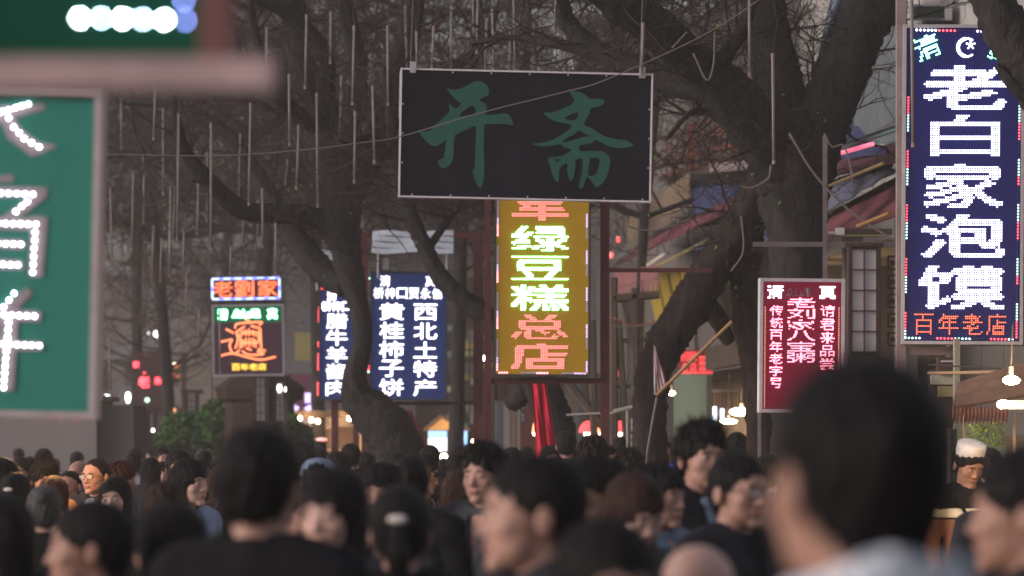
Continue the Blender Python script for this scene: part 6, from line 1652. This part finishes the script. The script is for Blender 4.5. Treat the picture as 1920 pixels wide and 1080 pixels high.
# ================================================================ the crowd
J, Sw, Sh, Ho, Co = 'jacket', 'sweater', 'shirt', 'hoodie', 'coat'
NEARP = [
 # px, py, Y, angle, hair, body, (wear, colour), label, extras
 (1608, 655, 3.85, -158, 'short', 'man', (J, 'lavender'), 'nearest man, dark head filling the lower right, pale checked scarf', dict(scarf=1, skin=1)),
 (487, 797, 8.0, 165, 'sidepart', 'man', (J, 'black'), 'man from behind in black, grey collar, big dark head under the noodle sign', dict(inner='light_grey')),
 (1000, 846, 7.5, -82, 'short', 'man_round', (J, 'dark_grey'), 'blurred man in profile facing left, biggest face in the middle of the crowd', dict(inner='light_grey', skin=0)),
 (752, 906, 9.5, 178, 'ponytail', 'woman', (J, 'black'), 'woman seen from behind with tied back hair and a small pale clip', dict(clip=1)),
 (624, 878, 10.0, -24, 'long_bangs', 'woman', (J, 'dark_grey'), 'woman with a fringe looking down to the left, large pinkish blurred face', dict(skin=2, hcol='black')),
 (1140, 972, 6.2, 18, 'long_bangs', 'woman', (J, 'black'), 'woman at the bottom edge whose forehead just shows, parted dark hair', dict(skin=2)),
 (168, 934, 9.0, -86, 'short', 'man', (J, 'black'), 'man in profile facing left at the bottom left, thick black hair', dict(skin=1)),
 (316, 940, 9.2, -140, 'long', 'woman', (Co, 'black'), 'long-haired woman turned away to the left, a strip of cheek showing', dict(skin=1)),
 (10, 930, 10.5, 178, 'long', 'woman', (Co, 'black'), 'long-haired person from behind, cut by the left picture edge', dict()),
 (1928, 832, 7.0, -110, 'sidepart', 'man', (J, 'dark_grey'), 'blurred man cut by the right picture edge, facing left', dict(skin=1)),
 (1385, 846, 12.2, 40, 'short', 'man_smile', (J, 'dark_grey'), 'smiling man with glasses beside the nearest big head', dict(glasses=True, inner='black')),
 (1190, 900, 11.8, 30, 'long_bangs', 'woman_down', (J, 'grey'), 'woman looking down to the right in front of the young man in a black jacket', dict(skin=2, hcol='brown')),
 (1120, 848, 13.0, -60, 'fringe', 'man', (J, 'navy'), 'man with dark framed glasses looking left, right of the big profile', dict(glasses=True)),
 (1234, 862, 14.2, 52, 'fringe', 'man', (J, 'blue_grey'), 'black-haired man turned right, in front of the young man in a black jacket', dict()),
 (1315, 786, 15.2, 26, 'spiky', 'man', (J, 'black'), 'tall young man in an open black jacket over a grey shirt, behind the glasses wearer', dict(inner='blue_grey', skin=0)),
 (908, 828, 16.5, -28, 'spiky', 'man', (J, 'grey'), 'man with brushed up hair facing left, partly behind the big profile', dict(skin=0)),
 (716, 862, 15.5, -12, 'fringe', 'man', (J, 'dark_grey'), 'man of whom only the forehead and brows show, over the tied back hair', dict(skin=1)),
 (773, 852, 16.5, 160, 'short', 'man', (J, 'black'), 'dark back of a head right of the half hidden forehead', dict()),
 (552, 905, 15.5, 62, 'short', 'man', (Sh, 'olive'), 'sliver of a yellow-lit face between the man in black and the fringed woman', dict(skin=1)),
 (866, 880, 17.5, 172, 'long', 'woman', (J, 'navy'), 'long brown-haired woman from behind with a navy backpack', dict(hcol='brown', pack='navy', inner='yellow')),
 (598, 858, 19, 175, 'short', 'man', (J, 'dark_grey'), 'person in a grey peaked cap behind the woman with a fringe', dict(cap='peaked', capcol='blue_grey')),
 (310, 904, 16, 175, 'bob', 'woman', (J, 'black'), 'brown bobbed hair seen from behind, below the woman in denim', dict(hcol='brown')),
 (85, 908, 17.5, 178, 'bun', 'woman', (J, 'black'), 'greyish blurred head from behind, left of the pale-faced woman', dict(hcol='grey')),
 (355, 860, 20, 52, 'long_bangs', 'woman', (Sh, 'denim'), 'woman in a denim shirt looking right, long black hair', dict(skin=2)),
 (215, 893, 20.5, -8, 'long', 'woman', (J, 'black'), 'pale-faced woman with long black hair looking at the camera, left', dict(skin=2)),
 (795, 853, 26, 64, 'short', 'man_raised', (J, 'black'), 'man in a dark peaked cap facing right with a hand lifted to his mouth', dict(cap='peaked', capcol='black', skin=1)),
 (1815, 838, 24, 24, 'sidepart', 'man_down', (Sw, 'black'), 'man in a white skullcap and a banded black sweater looking down, at the right', dict(cap='skull', capcol='white', band=1, skin=1)),
 (1856, 838, 27, 160, 'short', 'man', (J, 'black'), 'dark head from behind just right of the white skullcap', dict()),
 (1880, 866, 19, 165, 'sidepart', 'man', (J, 'dark_grey'), 'dark head from behind, between the skullcap and the right edge', dict()),
 (100, 893, 23, -170, 'bob', 'woman', (J, 'maroon'), 'reddish-brown hair from behind, below the man lifting his arm', dict(hcol='red')),
 (82, 860, 25, 22, 'spiky', 'man_raised', (J, 'tan'), 'orange-lit man in a tan jacket with his arm lifted, eating', dict(skin=1)),
 (180, 856, 25.5, -32, 'buzz', 'man', (J, 'dark_grey'), 'orange-lit man with glasses and short hair looking left', dict(glasses=True, inner='blue_grey', skin=0)),
 (130, 880, 28, -26, 'buzz', 'man_round', (J, 'grey'), 'broad-faced man with cropped hair, left of the orange-lit glasses wearer', dict(skin=1)),
 (147, 861, 31, -38, 'bald', 'man_round', (J, 'dark_grey'), 'bald man behind the broad-faced one', dict(inner='white', skin=1)),
 (39, 857, 30, -14, 'sidepart', 'man', (J, 'black'), 'man with a white collar near the left edge', dict(inner='white', skin=1)),
 (2, 858, 21, -150, 'long', 'woman', (Co, 'black'), 'dark long hair of a woman at the left picture edge, upper of two', dict()),
 (30, 885, 20, 170, 'bun', 'woman', (J, 'black'), 'woman from behind with a small white clip, left edge', dict(clip=1)),
 (229, 864, 29, 118, 'curly', 'woman', (J, 'grey'), 'woman with curly red-brown hair turned away right, above the pale face', dict(hcol='red')),
 (250, 849, 37, 176, 'short', 'man', (Sh, 'light_grey'), 'man from behind in a light grey shirt, left part of the crowd', dict()),
 (283, 858, 31, 172, 'long', 'woman', (J, 'dark_grey'), 'long black hair from behind above a grey jacket, left part', dict()),
 (306, 866, 36, 4, 'bob', 'woman', (J, 'black'), 'small frontal face of a woman left of the woman in denim', dict(skin=2)),
 (306, 838, 40, 20, 'short', 'man', (J, 'dark_grey'), 'half hidden face under the left end of the big shrub', dict(skin=0)),
 (335, 841, 27, 168, 'short', 'man', (J, 'black'), 'short dark hair from behind, directly over the woman in denim', dict()),
 (382, 842, 38, 178, 'short', 'man', (Ho, 'grey'), 'person in a pale grey knit hat under the big shrub', dict(cap='knit', capcol='grey')),
 (385, 828, 43, 30, 'short', 'man', (J, 'black'), 'face looking right above the pale grey knit hat', dict(skin=1)),
 (600, 826, 50, 178, 'short', 'man', (J, 'black'), 'far head from behind under the pink glowing shade', dict()),
 (602, 838, 44, 172, 'short', 'man', (J, 'dark_grey'), 'second head under the pink glowing shade, nearer one', dict()),
 (634, 846, 27, 175, 'sidepart', 'man', (J, 'black'), 'dark head from behind at the foot of the maroon post pair', dict()),
 (658, 830, 33, 176, 'short', 'man', (J, 'black'), 'round dark head between the two maroon posts', dict()),
 (688, 848, 34, 170, 'short', 'man', (J, 'dark_grey'), 'dark head left of the crooked trunk foot', dict()),
 (712, 832, 47, -30, 'short', 'man', (J, 'grey'), 'warm-lit face peering past the crooked trunk', dict(skin=1)),
 (805, 833, 31, 176, 'short', 'man', (J, 'black'), 'dark head in front of the gabled stall', dict()),
 (832, 858, 41, 176, 'short', 'man', (Ho, 'green'), 'person in a green hooded top in front of the gabled stall', dict()),
 (860, 834, 46, 178, 'short', 'man', (J, 'black'), 'far head right of the gabled stall', dict()),
 (852, 852, 40, 172, 'bob', 'woman', (J, 'black'), 'dark bobbed head right of the green hooded top', dict()),
 (877, 840, 40, -175, 'short', 'man', (J, 'black'), 'dark head left of the brushed up hair', dict()),
 (1062, 806, 33.5, 176, 'short', 'man', (Sh, 'black'), 'tall man from behind with a pale collar, beside the red drape', dict(inner='beige')),
 (1112, 816, 26, 174, 'curly', 'man', (J, 'black'), 'head with loose curly dark hair under the widest red shade', dict()),
 (1163, 818, 41, 178, 'short', 'man', (J, 'dark_grey'), 'far dark head under the rightmost red shade', dict()),
 (1180, 840, 26, 160, 'spiky', 'man', (J, 'black'), 'dark head from behind at the foot of the leaning tree', dict()),
 (1251, 828, 45, -10, 'short', 'man', (J, 'blue'), 'small warm-lit face at the edge of the leaning tree, blue jacket', dict(skin=1)),
 (1284, 842, 36, 172, 'short', 'man', (J, 'blue'), 'person in a bright blue jacket behind the tall young man', dict()),
 (1382, 811, 35, 175, 'bob', 'woman', (J, 'black'), 'head rimmed by the bulb light behind the glasses wearer', dict()),
 (1375, 834, 27, 170, 'short', 'man', (J, 'black'), 'dark head between the tall young man and the smiling man', dict()),
 (1312, 1010, 7.8, 150, 'bald', 'man_round', (J, 'pink'), 'hairless pale pink head blurred at the bottom edge, left of the nearest man', dict(skin=2)),
 (745, 846, 31, 176, 'short', 'man', (J, 'black'), 'dark head in front of the crooked trunk', dict()),
 (960, 838, 30, 176, 'sidepart', 'man', (J, 'black'), 'dark head under the foot of the red drape', dict()),
 (938, 846, 22, 170, 'short', 'woman', (J, 'dark_grey'), 'dark head close behind the big profile', dict()),
 (450, 846, 30, 174, 'short', 'man', (J, 'black'), 'dark head left of the back-turned man in black', dict()),
 (560, 852, 28, 178, 'bob', 'woman', (J, 'black'), 'dark bobbed head right of the back-turned man in black', dict()),
 (420, 868, 24, 172, 'long', 'woman', (J, 'black'), 'long dark hair between the denim shirt and the man in black', dict()),
 (1440, 850, 24, 174, 'short', 'man', (J, 'black'), 'dark head hidden by the nearest big head', dict()),
]
plaid = mat('cloth_plaid', (.5, .52, .56), .9, spec=.03)
_n = plaid.node_tree; _c = _n.nodes.new('ShaderNodeTexChecker'); _c.inputs['Scale'].default_value = 55
_c.inputs['Color1'].default_value = (.60, .60, .64, 1); _c.inputs['Color2'].default_value = (.24, .31, .38, 1)
_t = _n.nodes.new('ShaderNodeTexCoord'); _n.links.new(_t.outputs['Object'], _c.inputs['Vector']); _n.links.new(_c.outputs['Color'], _n.nodes['Principled BSDF'].inputs['Base Color'])
for (px, py, Y, ang, hair, body, wear, label, ex) in NEARP:
    if 8 < Y < 30: Y = 8 + (Y - 8) * .88
    ex = dict(ex); clip = ex.pop('clip', 0); band = ex.pop('band', 0); scarf = ex.pop('scarf', 0)
    r = person(px, py, Y, ang, hair, body, wear, label, **ex)
    if clip:
        q = MB(); q.ball((0, .155 if hair == 'ponytail' else .15, .045), 1, 8, 6, (.028, .012, .012)); q.build('hair_clip', mat('clip_pale', (.55, .50, .46), .3), r).location = HC
    if scarf:
        def sf(X, Y_, Z):
            rad = np.sqrt(X ** 2 + (Y_ - .02) ** 2); return np.sqrt(np.maximum(np.abs(rad - .084) - .010, 0) ** 2 + np.maximum(np.abs(Z - 1.465 - Y_ * .35 - .006 * np.sin(X * 60)) - .018, 0) ** 2) - .014
        V, Q = nets(sf, np.arange(-.15, .16, .008), np.arange(-.13, .18, .008), np.arange(1.33, 1.60, .008))
        put('scarf', np_mesh('scarf', V, Q, smooth=True), plaid, r)
    if band:
        def fn(X, Y_, Z):
            D = smin(torso_sdf(X, Y_, Z, .019), arm_sdf(X, Y_, Z, ARMS['down'], .014, 1, .93), .025)
            return D
        for nm, z0, z1, cl in (('chest_band', 1.285, 1.345, 'white'), ('lower_front', .84, 1.282, 'brown')):
            V, Q = nets(lambda X, Y_, Z: np.maximum(fn(X, Y_, Z), np.maximum(z0 - Z, Z - z1)), np.arange(-.34, .35, .0125), np.arange(-.26, .19, .0125), np.arange(z0 - .02, z1 + .03, .0125))
            put(nm, np_mesh(nm, V, Q, smooth=True), CM['beige'] if cl == 'white' and False else (mat('cloth_cream', (.50, .46, .36), .85) if cl == 'white' else mat('cloth_rust', (.16, .075, .05), .9, noise=.2)), r)
        MB().bar((-.16, -.12, 1.42), (.12, -.155, 1.0), .012, 5).build('bag_strap', CM['black'], r)
# people farther back who fill the street between those above
rf = random.Random(21)
taken = [(p[0], p[2]) for p in NEARP]
hs_ = ['short', 'short', 'sidepart', 'spiky', 'short', 'bob', 'long', 'ponytail', 'fringe']
cs_ = ['black', 'dark_grey', 'grey', 'navy', 'brown', 'maroon', 'blue_grey', 'beige']
words = {'short': 'short dark hair', 'sidepart': 'combed dark hair', 'spiky': 'tousled dark hair', 'bob': 'bobbed dark hair', 'long': 'long dark hair', 'ponytail': 'dark ponytail', 'fringe': 'thick dark hair'}
def where(x):
    for lim, s in ((170, 'below the green board'), (330, 'below the small shrub'), (470, 'below the big shrub'), (580, 'below the noodle sign kiosk'), (690, 'below the lit shop front'), (800, 'below the wide blue sign'), (900, 'by the gabled stall'), (1050, 'below the mustard sign'), (1190, 'by the red lamp shades'), (1440, 'by the dried goods shop'), (1760, 'below the red sign')):
        if x < lim: return s
    return 'by the tiled canopy'
for row, (Y0, Y1, n) in enumerate(((62, 78, 30), (50, 60, 26), (40, 49, 24), (31, 38, 18), (23, 28, 9))):
    for i in range(n):
        x = (i + rf.uniform(.1, .9)) * 1920 / n; Y = rf.uniform(Y0, Y1)
        if any(abs(x - a) < 16 * 30 / Y + 8 and abs(Y - b) < 3.5 for a, b in taken): continue
        if row == 4 and any(abs(x - a) < 40 for a, b in taken if b > 12): continue
        taken.append((x, Y))
        h = rf.choice(hs_); wom = h in ('bob', 'long', 'ponytail'); zt = rf.uniform(1.55, 1.64) if wom else rf.uniform(1.63, 1.76)
        py = YH - (zt - H) * F / Y
        back = rf.random() < .72; ang = rf.uniform(150, 210) if back else rf.uniform(-60, 60)
        c = rf.choice(cs_); w = rf.choice([J, J, Sw, Ho, Co])
        kw = dict(skin=rf.choice((0, 1, 2)))
        dist = ('farthest row', 'far row', 'middle row', 'nearer row', 'near row')[row]
        person(x, py, Y, ang, h, 'woman' if wom else rf.choice(['man', 'man_round']), (w, c),
               f"{'back view' if back else 'facing us'}, {words[h]}, {c.replace('_', ' ')} {w}, {dist}, {where(x)}", group='people in the rows farther down the street', **kw)

# ================================================================ smog
hz = bpy.data.materials.new('smog'); hz.use_nodes = True
hn = hz.node_tree; hn.nodes.clear()
ho_ = hn.nodes.new('ShaderNodeOutputMaterial'); pv = hn.nodes.new('ShaderNodeVolumePrincipled')
pv.inputs['Color'].default_value = (.85, .81, .79, 1); pv.inputs['Density'].default_value = 0.0014; pv.inputs['Anisotropy'].default_value = 0.2
hn.links.new(pv.outputs[0], ho_.inputs['Volume'])
hb = MB().box((0, 70, 11.5), (140, 190, 26)).build('haze', hz); hb['kind'] = 'stuff'
